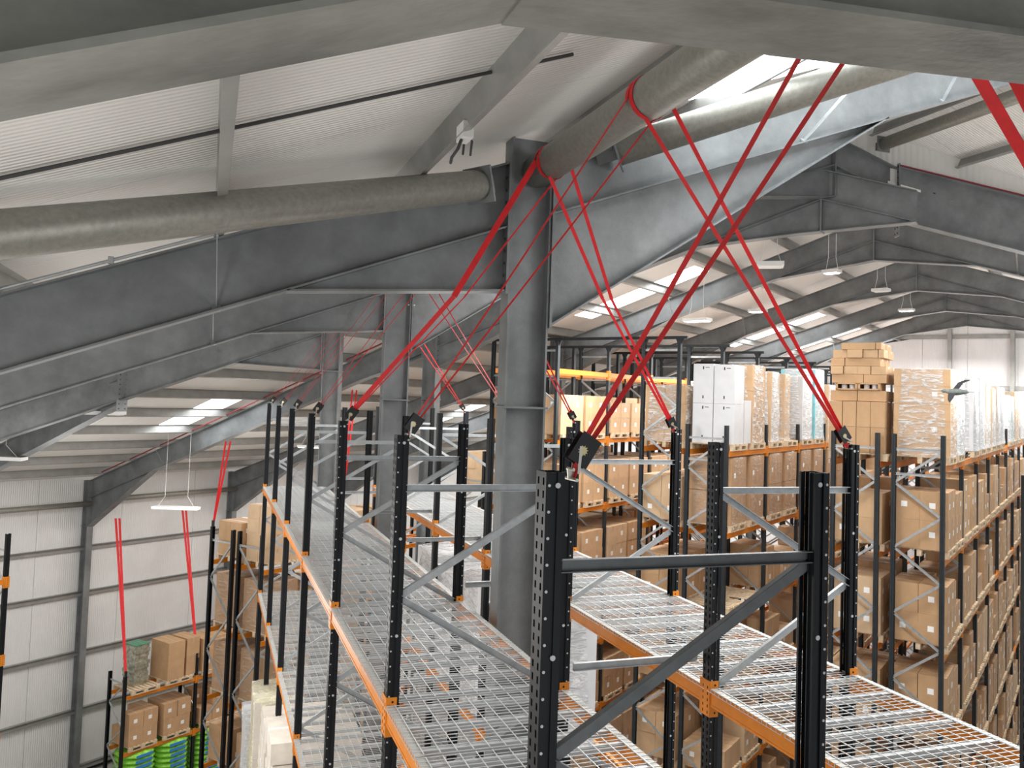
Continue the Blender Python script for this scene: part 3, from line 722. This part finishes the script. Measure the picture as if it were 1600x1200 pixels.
# -- right rack R: right-hand face seen at a slant
PO = lambda n, j: ORD[n*2+j]
for k, rowlab in (('R', 'far right rack'), ('R2', 'rack backing the far right rack')):
    xs = RR[k][0]; xm = (xs[0]+xs[1])/2; y0 = 18.11
    for li, lz in enumerate(LVC):
        for n in range(9):
            for j in (0, 1):
                y = y0+BC*n+.72+1.26*j
                if k == 'R2' and n > 0: continue
                if random.random() < .12 and not (n == 0): continue
                where = '%s pallet, %s level, %s' % (PO(n, j), ORD[li], rowlab)
                zz = H+lz
                pallet(TC, xm, y, zz, '%s along, %s level, %s' % (PO(n, j), ORD[li], rowlab), .92)
                zz += .146
                if li == 0:
                    if k == 'R2':
                        continue
                    lab = 'film wrapped load on top of %s, %s from the front' % (rowlab, PO(n, j))
                    if n == 0 and j == 0: wrapped(TC, xm, y+.08, zz, 1.02, 1.0, 1.72, 'film wrapped brown cartons with white labels, nearest on top of far right rack', 'card1', 'film', 5, 2, 2)
                    elif n == 4 and j == 1 or n == 6: wrapped(TC, xm, y, zz, .95, 1.0, 1.7, 'tall brown cartons standing on top, %s along the far right rack' % PO(n, j), 'card3', 'film', 2, 2, 2)
                    elif n == 5: wrapped(TC, xm, y, zz, .95, 1.0, 1.5, 'pale blue film wrapped load on top, %s along the far right rack' % PO(n, j), 'teal' if j else 'boxw', 'filmw', 3, 2, 2)
                    else: wrapped(TC, xm, y, zz, 1.0, 1.05, random.uniform(1.55, 1.8), lab, random.choice(['boxw', 'card3']), 'filmw', 4, 2, 2)
                else:
                    r = random.random()
                    mt = 'card%d' % random.choice([0, 0, 1, 2, 3])
                    if k == 'R' and n == 0 and j == 0: cartons(TC, xm, y, zz, 2, 2, 2, .50, .54, .56 if li < 3 else .6, 'card0', where, .8)
                    elif r < .4: cartons(TC, xm, y, zz, 2, 2, 2, .48, .52, random.choice([.5, .56]), mt, where, .5, drop=.1)
                    elif r < .65: cartons(TC, xm, y, zz, 2, 2, 3, .47, .5, .40, mt, where, .4, drop=.3)
                    elif r < .85: cartons(TC, xm, y, zz, 2, 3, 2, .46, .34, .5, mt, where, .4, drop=.3)
                    else: cartons(TC, xm, y, zz, 1, 2, 2, .92, .5, .45, mt, where, .4, drop=.4)
# -- R2 top: the tall crooked stack of brown cartons
xs = RR['R2'][0]; xm = (xs[0]+xs[1])/2
pallet(TC, xm+.02, 18.75, H-1.0, 'under the tall crooked carton stack')
def stackbox(x, y, z, sx, sy, sz, lab, mt='card0'):
    cand.append((TC(x, y, z, random.uniform(-.02, .02)), (sx, sy, sz), mt, lab, False, True, True))
bx0 = xm-.02
for k in range(2):
    for i in range(4): stackbox(bx0-.405+.27*i, 18.5, H-.85+.52*k, .26, .5, .515, 'tall carton of crooked stack, %s column from left, %s row' % (ORD[i], ['bottom', 'upper'][k]), 'card0')
    for i in range(4): stackbox(bx0-.405+.27*i, 19.03, H-.85+.52*k, .26, .5, .515, 'tall carton behind in crooked stack, %s column, %s row' % (ORD[i], ['bottom', 'upper'][k]), 'card0')
zs = H+.195
rowsp = [(.22, [(-.28, .52), (.27, .54)]), ('tray', 0), (.18, [(-.2, .62), (.33, .42)]), (.17, [(-.41, .24), (-.15, .26), (.11, .26), (.40, .28)]), (.17, [(-.40, .26), (.08, .68)]), (.17, [(-.36, .28), (-.06, .29), (.24, .28), (.44, .1)]), (.14, [(.0, .66), (.39, .1)])]
for ri, r in enumerate(rowsp):
    if r[0] == 'tray':
        for q, tx in enumerate((-.22, .22)):
            t = thing('open_carton_tray', 'open carton tray with cut-out side in crooked stack, %s one' % ['left', 'right'][q], 'carton', tuple(fC(bx0+tx, 18.6, zs)), -PSI)
            m = MB(); m.box(-.21, .21, -.28, .28, 0, .01); m.box(-.21, .21, -.28, -.272, 0, .035); m.box(-.21, -.17, -.28, -.272, 0, .15); m.box(.17, .21, -.28, -.272, 0, .15); m.box(-.21, .21, .272, .28, 0, .15)
            for k in (-1, 1): m.box(k*.21-.004, k*.21+.004, -.28, .28, 0, .15)
            m.box(-.21, .21, -.28, -.272, .125, .15)
            m.build('tray', 'card0', t)
            for w_ in range(2): m = MB(); m.tube((-.08+.16*w_, -.1, .01), (-.08+.16*w_, -.1, .12), .055, 12); m.build('roll', 'white', t)
        zs += .152; continue
    h, items = r
    for q, (dx, wd) in enumerate(items):
        stackbox(bx0+dx, 18.58+random.uniform(-.03, .03), zs, wd, .5, h-.006, 'flat carton in crooked stack, %s row from its top, %s from left' % (ORD[len(rowsp)-1-ri], ORD[q]), 'card%d' % (ri % 2))
        stackbox(bx0+dx, 19.1, zs, wd, .48, h-.006, 'flat carton at back of crooked stack, %s row down, %s from left' % (ORD[len(rowsp)-1-ri], ORD[q]), 'card0')
    zs += h
# -- middle rack M
xs = RR['M'][0]; xm = (xs[0]+xs[1])/2
for li, lz in enumerate(LVC):
    for n in range(6):
        for j in (0, 1):
            y = 18.11+BC*n+.72+1.26*j; zz = H+lz
            where = '%s pallet, %s level, middle rack' % (PO(n, j), ORD[li])
            pallet(TC, xm, y, zz, '%s along, %s level, middle rack' % (PO(n, j), ORD[li]), .92); zz += .146
            if li == 0:
                if n == 0 and j == 0:
                    for q, (dx, dz, hh) in enumerate(((-.24, 0, .9), (.26, 0, .9), (-.24, .905, .9), (.26, .905, .88))):
                        cand.append((TC(xm+dx, y-.1, zz+dz), (.48, .62, hh), 'boxw', ['lower left tall white carton beside the left upright', 'lower right tall white carton', 'upper left tall white carton', 'upper right tall white carton'][q]+', middle rack', False, True, True))
                    cand.append((TC(xm+.26, y+.5, zz), (.48, .45, 1.0), 'boxw', 'cream tall carton behind the white cartons, middle rack', False, True, True))
                elif n == 0: wrapped(TC, xm, y, zz, 1.0, .95, 1.85, 'film wrapped brown load right behind the tall white cartons', 'card1', 'film', 3)
                elif n == 1 and j == 0: wrapped(TC, xm, y-.1, zz, .95, .7, 1.75, 'milky film wrapped load, second behind the white cartons', 'card3', 'filmw', 2)
                elif n == 1: wrapped(TC, xm, y-.1, zz, .8, .5, 1.75, 'tall slim brown cartons in film, third behind the white cartons', 'card3', 'film', 1)
                elif n == 2: wrapped(TC, xm, y, zz, 1.0, 1.0, 1.75 if j == 0 else 2.0, ['white boxes under milky film behind the rightmost strap', 'teal and white load under film left of crooked carton stack'][j], ['boxw', 'teal'][j], 'filmw', 2)
                else: wrapped(TC, xm, y, zz, 1.0, 1.0, 1.6, 'distant film wrapped load, %s along the middle rack' % PO(n, j), 'card3', 'filmw', 3)
            elif li == 1 and n < 4: wrapped(TC, xm, y, zz, 1.0, 1.0, 1.5, 'dark film wrapped brown load, %s on second level of middle rack' % PO(n, j), 'card2', 'filmc', 2)
            elif li == 2 and n == 0: continue
            else: cartons(TC, xm, y, zz, 2, 2, random.choice([1, 2, 2]), .48, .5, .5, 'card%d' % random.choice([1, 3]), where, .4, drop=.2)
# -- M2 and L: labelled cartons
for k, rl in (('M2', 'rack with tie bars'), ('L', 'tall rack right of central column'), ('L2', 'rack behind central column'), ('J', 'rack behind left mesh rack')):
    xs = RR[k][0]; xm = (xs[0]+xs[1])/2; y0 = RR[k][1]; lv = RR[k][3]
    for li, lz in enumerate(lv):
        for n in range(5 if k == 'L' else 3):
            if k == 'M2' and (n > 0 or li == 0): 
                if not (li == 0 and n == 0): continue
            for j in (0, 1):
                y = y0+BC*n+.72+1.26*j; zz = H+lz
                where = '%s pallet, %s level, %s' % (PO(n, j), ORD[li], rl)
                if k == 'L' and li == 2 and n > 1: continue
                pallet(TC, xm, y, zz, '%s along, %s level, %s' % (PO(n, j), ORD[li], rl), .92); zz += .146
                if k == 'M2' and li == 0: wrapped(TC, xm, y, zz, 1.0, 1.0, 1.3, 'film wrapped brown load left of the white cartons, %s one' % ['near', 'far'][j], 'card1', 'film', 3)
                elif k == 'L' and li == 0 and n > 0: cartons(TC, xm, y, zz, 1, 2, 2, .98, .56, .42, 'card1', where, 1)
                elif k == 'L' and li == 1: cartons(TC, xm, y, zz, 1, 2, 2, .98, .56, .52, 'card1', where, .7)
                else: cartons(TC, xm, y, zz, 2, 2, 2, .49, .56, .5, 'card%d' % random.choice([1, 3, 0]), where, .8)
def sack_mesh(v):
    m = MB(); n = 12; rn = random.Random(v)
    def prof(sx, sy, h, z0=0):
        k0 = len(m.v); rows = 5
        for r in range(rows+1):
            t = r/rows; f = math.sin(math.pi*(.12+.76*t))**.35
            for i in range(n):
                a = 2*math.pi*i/n; c_, s_ = math.cos(a), math.sin(a); e = 4; rr = (abs(c_)**e+abs(s_)**e)**(-1/e)
                m.v.append((c_*rr*sx/2*f+rn.uniform(-.012, .012), s_*rr*sy/2*f+rn.uniform(-.012, .012), z0+h*t+rn.uniform(-.008, .008)))
        for r in range(rows):
            for i in range(n): j = (i+1) % n; m.f.append((k0+r*n+i, k0+r*n+j, k0+(r+1)*n+j, k0+(r+1)*n+i)); m.m.append(0)
        m.f.append(tuple(k0+rows*n+i for i in range(n))); m.m.append(0)
    prof(1.14, 1.14, .2)
    a = m.mesh('sack', 'green', True); p = MB(); p.box(.56, .575, -.28, .3, .05, .14)
    return a, p.mesh('printed_panel', 'blue')
# -- left wall rack W
xm = (-26.6-25.73)/2
def wl(n, j): return 15.88+2.64*n+.70+1.24*j
for (li, lz) in ((0, -10.0), (1, -11.8), (2, -13.6)):
    for n in range(3):
        for j in (0, 1):
            y = wl(n, j); zz = H+lz; pallet(TC, xm, y, zz, '%s along, %s level, left wall rack' % (PO(n, j), ORD[li]), .95); zz += .146
            where = '%s pallet, %s level, left wall rack' % (PO(n, j), ORD[li])
            if li == 0 and (n, j) == (0, 0):
                t = thing('foil_wrapped_bundle', 'tall leaning bundle in silvery green foil on the left wall rack', 'wrapped bundle', tuple(fC(xm-.15, y, zz)), -PSI+.1)
                m = MB(); n_ = 10
                for k in range(n_):
                    d0 = .03*math.sin(k*1.7); m.box(-.3+d0, .3+d0+.02*(k % 2), -.25, .25+.02*(k % 3), k*.13, k*.13+.128)
                m.build('bundle', 'foil', t); m = MB(); m.box(-.31, .34, -.26, .28, 1.3, 1.33); m.build('cap', 'dgreen', t)
            elif li == 0 and (n, j) == (0, 1):
                cartons(TC, xm, y-.15, zz, 2, 1, 2, .5, .62, .62, 'card0', 'tilting pair next to the foil bundle, left wall rack', 0)
                cartons(TC, xm, y+.52, zz, 1, 1, 2, .9, .5, .62, 'card0', 'tall pair in the middle, left wall rack', 0)
            elif li == 2:
                cat = ['green'][0]
                for k in range(9):
                    t = thing('compost_sack', 'bright green sack with blue print, %s from the bottom of the %s sack pile' % (ORD[k], PO(n, j)), 'sack', tuple(fC(xm+.05, y, zz+k*.17)), -PSI+random.uniform(-.05, .05), 'green sacks on the left wall rack')
                    if n > 0 and j > 0: pass
                    m = cached(('sack', k % 3), lambda: sack_mesh(k % 3)); obj('sack', m[0], t); obj('printed_panel', m[1], t)
                    if k > 7 and n: break
            else:
                hh = .52 if li == 1 else .55
                cartons(TC, xm, y, zz, 2, 2, 2, .48, .5, hh, 'card0', where, .9, drop=.15)
            if False: pass
# -- K racks
for k, (xm, rl) in (('K1', (-19.16, 'narrow rack by left wall')), ('K2', (-18.0, 'rack behind left mesh rack end'))):
    for li, lz in enumerate((-4.6, -6.4, -8.2, -10.0, -11.8, -13.6)):
        for n in range(2):
            for j in (0, 1):
                y = 14.4+2.7*n+.72+1.26*j; zz = H+lz
                where = '%s pallet, %s level, %s' % (PO(n, j), ORD[li], rl)
                pallet(TC, xm, y, zz, '%s along, %s level, %s' % (PO(n, j), ORD[li], rl), .92); zz += .146
                if li in (1, 2) and j == 0 and n == 0: wrapped(TC, xm, y, zz, .95, 1.0, 1.3, 'large brown film wrapped crate, %s level, %s' % (ORD[li], rl), 'card2', 'filmc', 1, 1, 1)
                elif li == 0 and k == 'K2': cartons(TC, xm, y, zz, 2, 2, 4 if n == 0 else 3, .46, .48, .36, 'card3', where, .2)
                else: cartons(TC, xm, y, zz, 2, 2, 2, .46, .5, .45, 'card%d' % random.choice([0, 1, 3]), where, .5)
t = thing('green_wrapped_load', 'green film wrapped load cut off by the left picture edge', 'wrapped pallet', tuple(fC(-21.4, 9.1, H-6.38)), -PSI)
m = MB(); m.box(-.4, .4, -.5, .5, 0, .9); m.build('bale', 'dgreen', t); m = MB(); m.box(-.1, .3, .5, .51, .4, .7); m.build('sticker', 'green', t)

# -- goods on the lower levels of the mesh racks
def boards(T, x, y, z, label, n=3, sx=1.05, sy=1.15, h=.3, mt='board'):
    t = thing('board_stack', label, 'board stack'); t.matrix_world = T(x, y, z)
    for k in range(n):
        m = MB(); m.box(-sx/2, sx/2, -sy/2, sy/2, k*(h+.02), k*(h+.02)+h); o = obj('pack', m.mesh('pack', mt), t, (random.uniform(-.02, .02), 0, 0))
        m = MB(); m.box(-sx/2-.003, sx/2+.003, -.03, .03, k*(h+.02)+.01, k*(h+.02)+h+.003); obj('strap_band', m.mesh('strap_band', 'white'), o)
for q, y in enumerate((6.6, 8.0, 9.3, 10.6, 11.9, 13.3, 14.6)):
    boards(TA, 1.75, y, H-6.64+.01, 'pale flat board packs under the left mesh rack, %s stack away' % ORD[q], 5 if q % 2 else 4, 1.3, 1.15, .3)
wrapped(TA, 1.45, 16.2, H-7.4, .85, 1.2, 1.95, 'tall cream film load with yellow streaks at the far lower left of the mesh rack', 'board', 'filmy', 2)
wrapped(TA, 1.15, 17.8, H-8.6, .4, .4, 2.35, 'narrow white carton column beside the cream film load', 'boxw', 'filmw', 3, 1, 1)
for q, (y, h) in enumerate(((10.5, 1.6), (11.8, 1.75), (13.1, 1.6), (14.4, 1.7))):
    wrapped(TA, 4.25, y, H+LV2+.01, 1.15, 1.15, h, 'white film wrapped load seen through the left mesh deck, %s away' % ORD[q], 'boxw', 'filmw', 2)
    wrapped(TA, 4.25, y, H-6.64, 1.15, 1.15, h, 'white film wrapped load one level lower, %s away behind mesh' % ORD[q], 'boxw', 'filmw', 2)

def pscore(M):
    px, py, d = proj(M.translation); return 1/d if (-30 < px < 1630 and 300 < py < 1225 and d > 0) else 0
pals.sort(key=lambda q: -pscore(q[0])); prest = MB()
for i, (M, where) in enumerate(pals):
    if pscore(M) == 0: continue
    if i < 280:
        o = obj('wooden_pallet', PM, None, label='wooden pallet '+where, category='pallet', group='wooden pallets on the racks'); o.matrix_world = M
    else:
        for vv in (-.5, -.3, -.1, .1, .3): prest.box(-.6, .6, vv, vv+.16, .12, .144, M)
        for vv in (-.55, 0, .5): prest.box(vv, vv+.08, -.5, .5, 0, .12, M)
if prest.v: prest.build('wooden_pallets', 'wood', kind='stuff', label='remaining pallets deep in the racks', category='pallets')
# ------------------------------------------------------------------ cartons: the 295 that show largest are things, the rest one mass
sc_ = []
for i, cnd in enumerate(cand):
    M, (sx, sy, sz), mt, lab, wl_, outer, topm = cnd
    px, py, d = proj(M.translation+Vector((0, 0, sz/2)))
    inside = -20 < px < 1620 and 380 < py < 1220
    sc_.append(((max(sx, sy)*sz/(d*d) if inside and d > 0 else 0)*(1 if outer else .15), i))
sc_.sort(reverse=True)
sel = set(i for v, i in sc_[:295] if v > 0)
grp = 'cardboard cartons on the pallet racks'
rest = {}
for i, (M, (sx, sy, sz), mt, lab, wl_, outer, topm) in enumerate(cand):
    if i in sel:
        bd, tp, la = proto_box(sx, sy, sz, mt, 0)
        o = obj('cardboard_box', bd, None, None, None, category='carton', group=grp if mt != 'boxw' else 'tall white cartons',
                label=(lab if 'carton' in lab else 'brown carton, '+lab))
        o.matrix_world = M; obj('packing_tape', tp, o)
        if wl_: obj('paper_label', la, o)
        if mt == 'boxw':
            m = MB()
            for zz in (.12, .86): m.box(-.015, .015, -sy/2-.002, -sy/2, sz*zz, sz*zz+.07)
            m.box(sx*.1, sx*.3, -sy/2-.002, -sy/2, sz*.9, sz*.9+.015)
            obj('printed_mark', m.mesh('printed_mark', 'ink'), o)
    else:
        r = rest.setdefault('m', MB()); r.mi = ['card0', 'card1', 'card2', 'card3', 'boxw', 'tape', 'white'].index(mt)
        r.box(-sx/2, sx/2, -sy/2, sy/2, 0, sz, M)
        r.mi = 5; r.box(-sx/2-.002, sx/2+.002, -.03, .03, sz*.7, sz+.002, M)
        if wl_: r.mi = 6; r.box(sx/2, sx/2+.003, -.09, .03, sz*.4, sz*.4+.12, M)
rest['m'].build('cardboard_boxes', ['card0', 'card1', 'card2', 'card3', 'boxw', 'tape', 'white'], kind='stuff', label='remaining brown cartons packed deeper and lower on the racks', category='cartons')

# ------------------------------------------------------------------ ratchet straps
def ribbon(m, p, q, w, face, sag=0.0, n=8):
    p, q = Vector(p), Vector(q); d = (q-p).normalized(); sd = d.cross(Vector(face)).normalized()*w/2; nn = sd.cross(d).normalized()*.0012
    pts = [p.lerp(q, i/n)+Vector((0, 0, -sag*math.sin(math.pi*i/n))) for i in range(n+1)]
    for a, e in zip(pts, pts[1:]): m.quadbox([a-sd-nn, a+sd-nn, e+sd-nn, e-sd-nn, a-sd+nn, a+sd+nn, e+sd+nn, e-sd+nn])
def strap(label, top, hook, r, ux, wide=False, w=.05, via=None):
    """top = centre on the tube (axis along Y), hook = top of the upright"""
    t = thing('ratchet_strap', label, 'ratchet strap')
    top = Vector(top)+Vector((0, 0, H)); hook = Vector(hook)+Vector((0, 0, H)); d = (top-hook).normalized()
    rb = hook+d*.10                       # ratchet body centre
    side = d.cross(Vector((0, 1, 0))).normalized()
    y1 = Vector((0, 1, 0)); 
    # two legs leave both sides of the tube
    e1 = top+side*(r*.78)-d*r*.63; e2 = top-side*(r*.78)-d*r*.63
    view = Vector((math.sin(.35), -math.cos(.35)*-1, 0))
    for e in (e1, e2):
        if wide: pass
        m = MB(); st = rb+d*.03+(side*.012 if e is e1 else -side*.012); fc = side if False else Vector((0, 1, 0))
        ww = wide and e is e1; wv = .056 if ww else (w if via is None else (.014 if wide else .034)); fc = (.336, .942, 0) if (ww or via) else side
        if via is None: ribbon(m, st, e, wv, fc, .01)
        else:
            vp = Vector(via)+Vector((.10 if e is e2 else 0, -.004, H)); ribbon(m, st, vp, wv*.8, fc, .0); ribbon(m, vp, e+Vector((0, -.05, 0)), wv, fc, .0)
        m.build('webbing', 'strap', t)
    m = MB(); k = 10; k = 14; ang = [-.68+(math.pi+1.36)*i/k for i in range(k+1)]
    pts = [top+side*math.cos(a)*(r+.004)+d*math.sin(a)*(r+.004) for a in ang]
    ax = side.cross(d).normalized()*w/2
    for a, e in zip(pts, pts[1:]):
        o_ = ((a+e)/2-top).normalized()*.003; m.quadbox([a-ax, a+ax, e+ax, e-ax, a-ax+o_, a+ax+o_, e+ax+o_, e-ax+o_])
    m.build('loop', 'strap', t)
    # ratchet: two side plates, spool, handle, hook
    Mx = Matrix((side, d, side.cross(d))).transposed().to_4x4() @ Matrix.Scale(.72, 4); Mx.translation = rb
    body = obj('ratchet_body', None, t) if False else None
    m = MB()
    for k_ in (-1, 1):
        m.box(-.062, .062, -.085, .085, k_*.034-.0025, k_*.034+.0025, Mx)
    m.box(-.045, -.040, -.09, .06, -.034, .034, Mx); bd = m.build('ratchet_body', 'ratchet', t)
    m = MB(); nt_ = 11
    for k_ in (-1, 1):
        pts = []
        for i in range(nt_*2):
            a = math.pi*i/nt_; rr = .031 if i % 2 else .020; pts.append(Mx @ Vector((rr*math.cos(a)+.01, rr*math.sin(a)-.01, k_*.0375)))
        m.prism(pts, Mx.to_3x3() @ Vector((0, 0, .003*k_)))
    m.tube(Mx @ Vector((.01, -.01, -.036)), Mx @ Vector((.01, -.01, .036)), .012, 10); m.build('ratchet_gear', 'gear', t)
    R2_ = Mx @ Matrix.Rotation(-.5, 4, 'Z'); m = MB()
    for k_ in (-1, 1): m.box(.02, .036, -.13, .02, k_*.041-.002, k_*.041+.002, R2_)
    m.box(.02, .03, -.13, -.10, -.041, .041, R2_); m.build('ratchet_handle', 'silver', t)
    m = MB(); a = rb-d*.09; b_ = hook+Vector((-ux*.01, 0, -.03)); m.bar(a, b_, .03, .006, (0, 1, 0)); m.tube(a+Vector((0, -.03, 0)), a+Vector((0, .03, 0)), .007, 8)
    m.tube(b_+Vector((0, -.055, 0)), b_+Vector((0, .055, 0)), .007, 8); m.build('hook', 'silver', t)
    m = MB(); ribbon(m, rb-d*.02, rb-d*.07+side*.0+Vector((0, 0, -.05)), w, side, .0, 2); m.build('strap_tail', 'strap', t)
    return t
TB = 2.23
y_n0, y_n1, y_n2 = 3.06, 5.45, 7.30
x1 = A1x[0]+.03; x2 = A2x[1]-.03
strap('nearest red ratchet strap with black ratchet on the near left upright', (2.93, y_n0, TB), (x1+.05, A1y, ZT), .16, -1)
strap('red strap from the second left upright, crossing before the central column', (2.93, y_n1, TB), (x1, A1y+BAY, ZT), .16, -1)
strap('bright red strap from third left upright to the central column head', (2.93, y_n2, TB), (x1, A1y+2*BAY, ZT), .16, -1, True, via=(2.10, 7.55, .93))
strap('red strap falling to the ratchet right of the near black upright', (2.93, y_n1-.05, TB), (x2, A2y+BAY, ZT), .16, 1)
strap('red strap falling to the ratchet in front of the brown loads', (2.93, y_n2-.05, TB), (x2, A2y+2*BAY, ZT), .16, 1, via=(3.62, 7.55, 1.02))
strap('red strap at the right edge coming off the near rafter', (2.93, 2.95, TB), (x2, A2y+.07, ZT), .16, 1, w=.07)
for n, yt in ((3, 9.9), (4, 13.2), (5, 15.6), (6, 18.2)):
    strap('thin red strap on the %s left upright, behind the second column' % ORD[n], (2.93, yt, TB if n < 5 else 2.1), (x1, A1y+n*BAY, ZT), .11, -1)
    if n < 6: strap('thin red strap from the right rack behind the central column, %s frame' % ORD[n], (2.93, yt, TB if n < 5 else 2.1), (x2, A2y+n*BAY, ZT), .11, 1)
# straps on the left wall rack and the narrow rack, up to the roof steel
def longstrap(label, p, q, w=.075):
    t = thing('tie_down_strap', label, 'ratchet strap'); p = Vector(p); q = Vector(q)
    for dx in (0, .12):
        m = MB(); ribbon(m, p+Vector((0, 0, 0)), q+Vector((dx, 0, 0)), w, (.3, -1, 0), .0, 4); m.build('webbing', 'strap', t)
    m = MB(); m.box(-.04, .04, -.05, .05, 0, .16, Matrix.Translation(p)); m.build('ratchet_body', 'ratchet', t)
longstrap('long red strap falling to the end of the left wall rack', fC(-25.73, 15.9, H-9.35), fC(-28.0, 16.6, H-4.6))
longstrap('long red strap falling between foil bundle and cartons, left wall', fC(-25.73, 18.52, H-9.35), fC(-28.0, 19.2, H-4.5))
longstrap('broad red strap rising from the narrow rack past the wall rafter', fC(-19.6, 14.4, H-3.7), fC(-19.3, 14.45, H-1.4), .05)
longstrap('red strap hanging behind the far left black uprights', fC(-17.6, 17.1, H-3.7), fC(-17.4, 17.2, H+.1), .05)
longstrap('faint red strap beyond the dark eaves haunch', fC(-25.73, 23.8, H-9.35), fC(-27.4, 24.5, H-4.3))

# ------------------------------------------------------------------ pigeon in flight
t = thing('pigeon', 'grey pigeon in flight before the wrapped pallets on the right', 'bird', (9.98, 9.18, H+.31), -1.15)
m = MB(); pr = [(-.17, .004), (-.14, .022), (-.11, .034), (-.06, .048), (0, .056), (.06, .05), (.11, .034), (.14, .026), (.17, .03), (.19, .022), (.205, .006)]
n = 14
for x, r in pr:
    for i in range(n): a = 2*math.pi*i/n; m.v.append((-x, r*math.cos(a), r*.9*math.sin(a)+(.012 if x > .13 else 0)))
for k in range(len(pr)-1):
    for i in range(n): j = (i+1) % n; m.f.append((k*n+i, k*n+j, (k+1)*n+j, (k+1)*n+i)); m.m.append(0)
m.f.append(tuple(range(n))); m.f.append(tuple(reversed(range((len(pr)-1)*n, len(pr)*n)))); m.m += [0, 0]
m.build('body', 'bird', t, True)
for k, pts in ((1, [(-.06, .02, .03), (.02, .02, .03), (.06, .10, .13), (.13, .14, .17), (.05, .16, .17), (-.02, .12, .13)]), (-1, [(-.06, -.02, .0), (.02, -.02, .0), (.0, -.12, -.09), (-.03, -.17, -.16), (-.07, -.13, -.12), (-.09, -.07, -.05)])):
    m = MB(); m.prism(pts, (0, 0, .008)); m.build('wing', 'birdd', t)
m = MB(); m.prism([(.14, -.015, 0), (.14, .015, 0), (.28, .045, -.005), (.28, -.045, -.005)], (0, 0, .006)); m.build('tail', 'bird', t)
m = MB(); m.tube((-.20, 0, .012), (-.225, 0, .006), .006, 6, .001); m.build('beak', 'birdd', t)
for k in (-1, 1): m = MB(); m.tube((-.18, k*.022, .02), (-.18, k*.027, .02), .005, 6); m.build('eye', 'birdd', t)
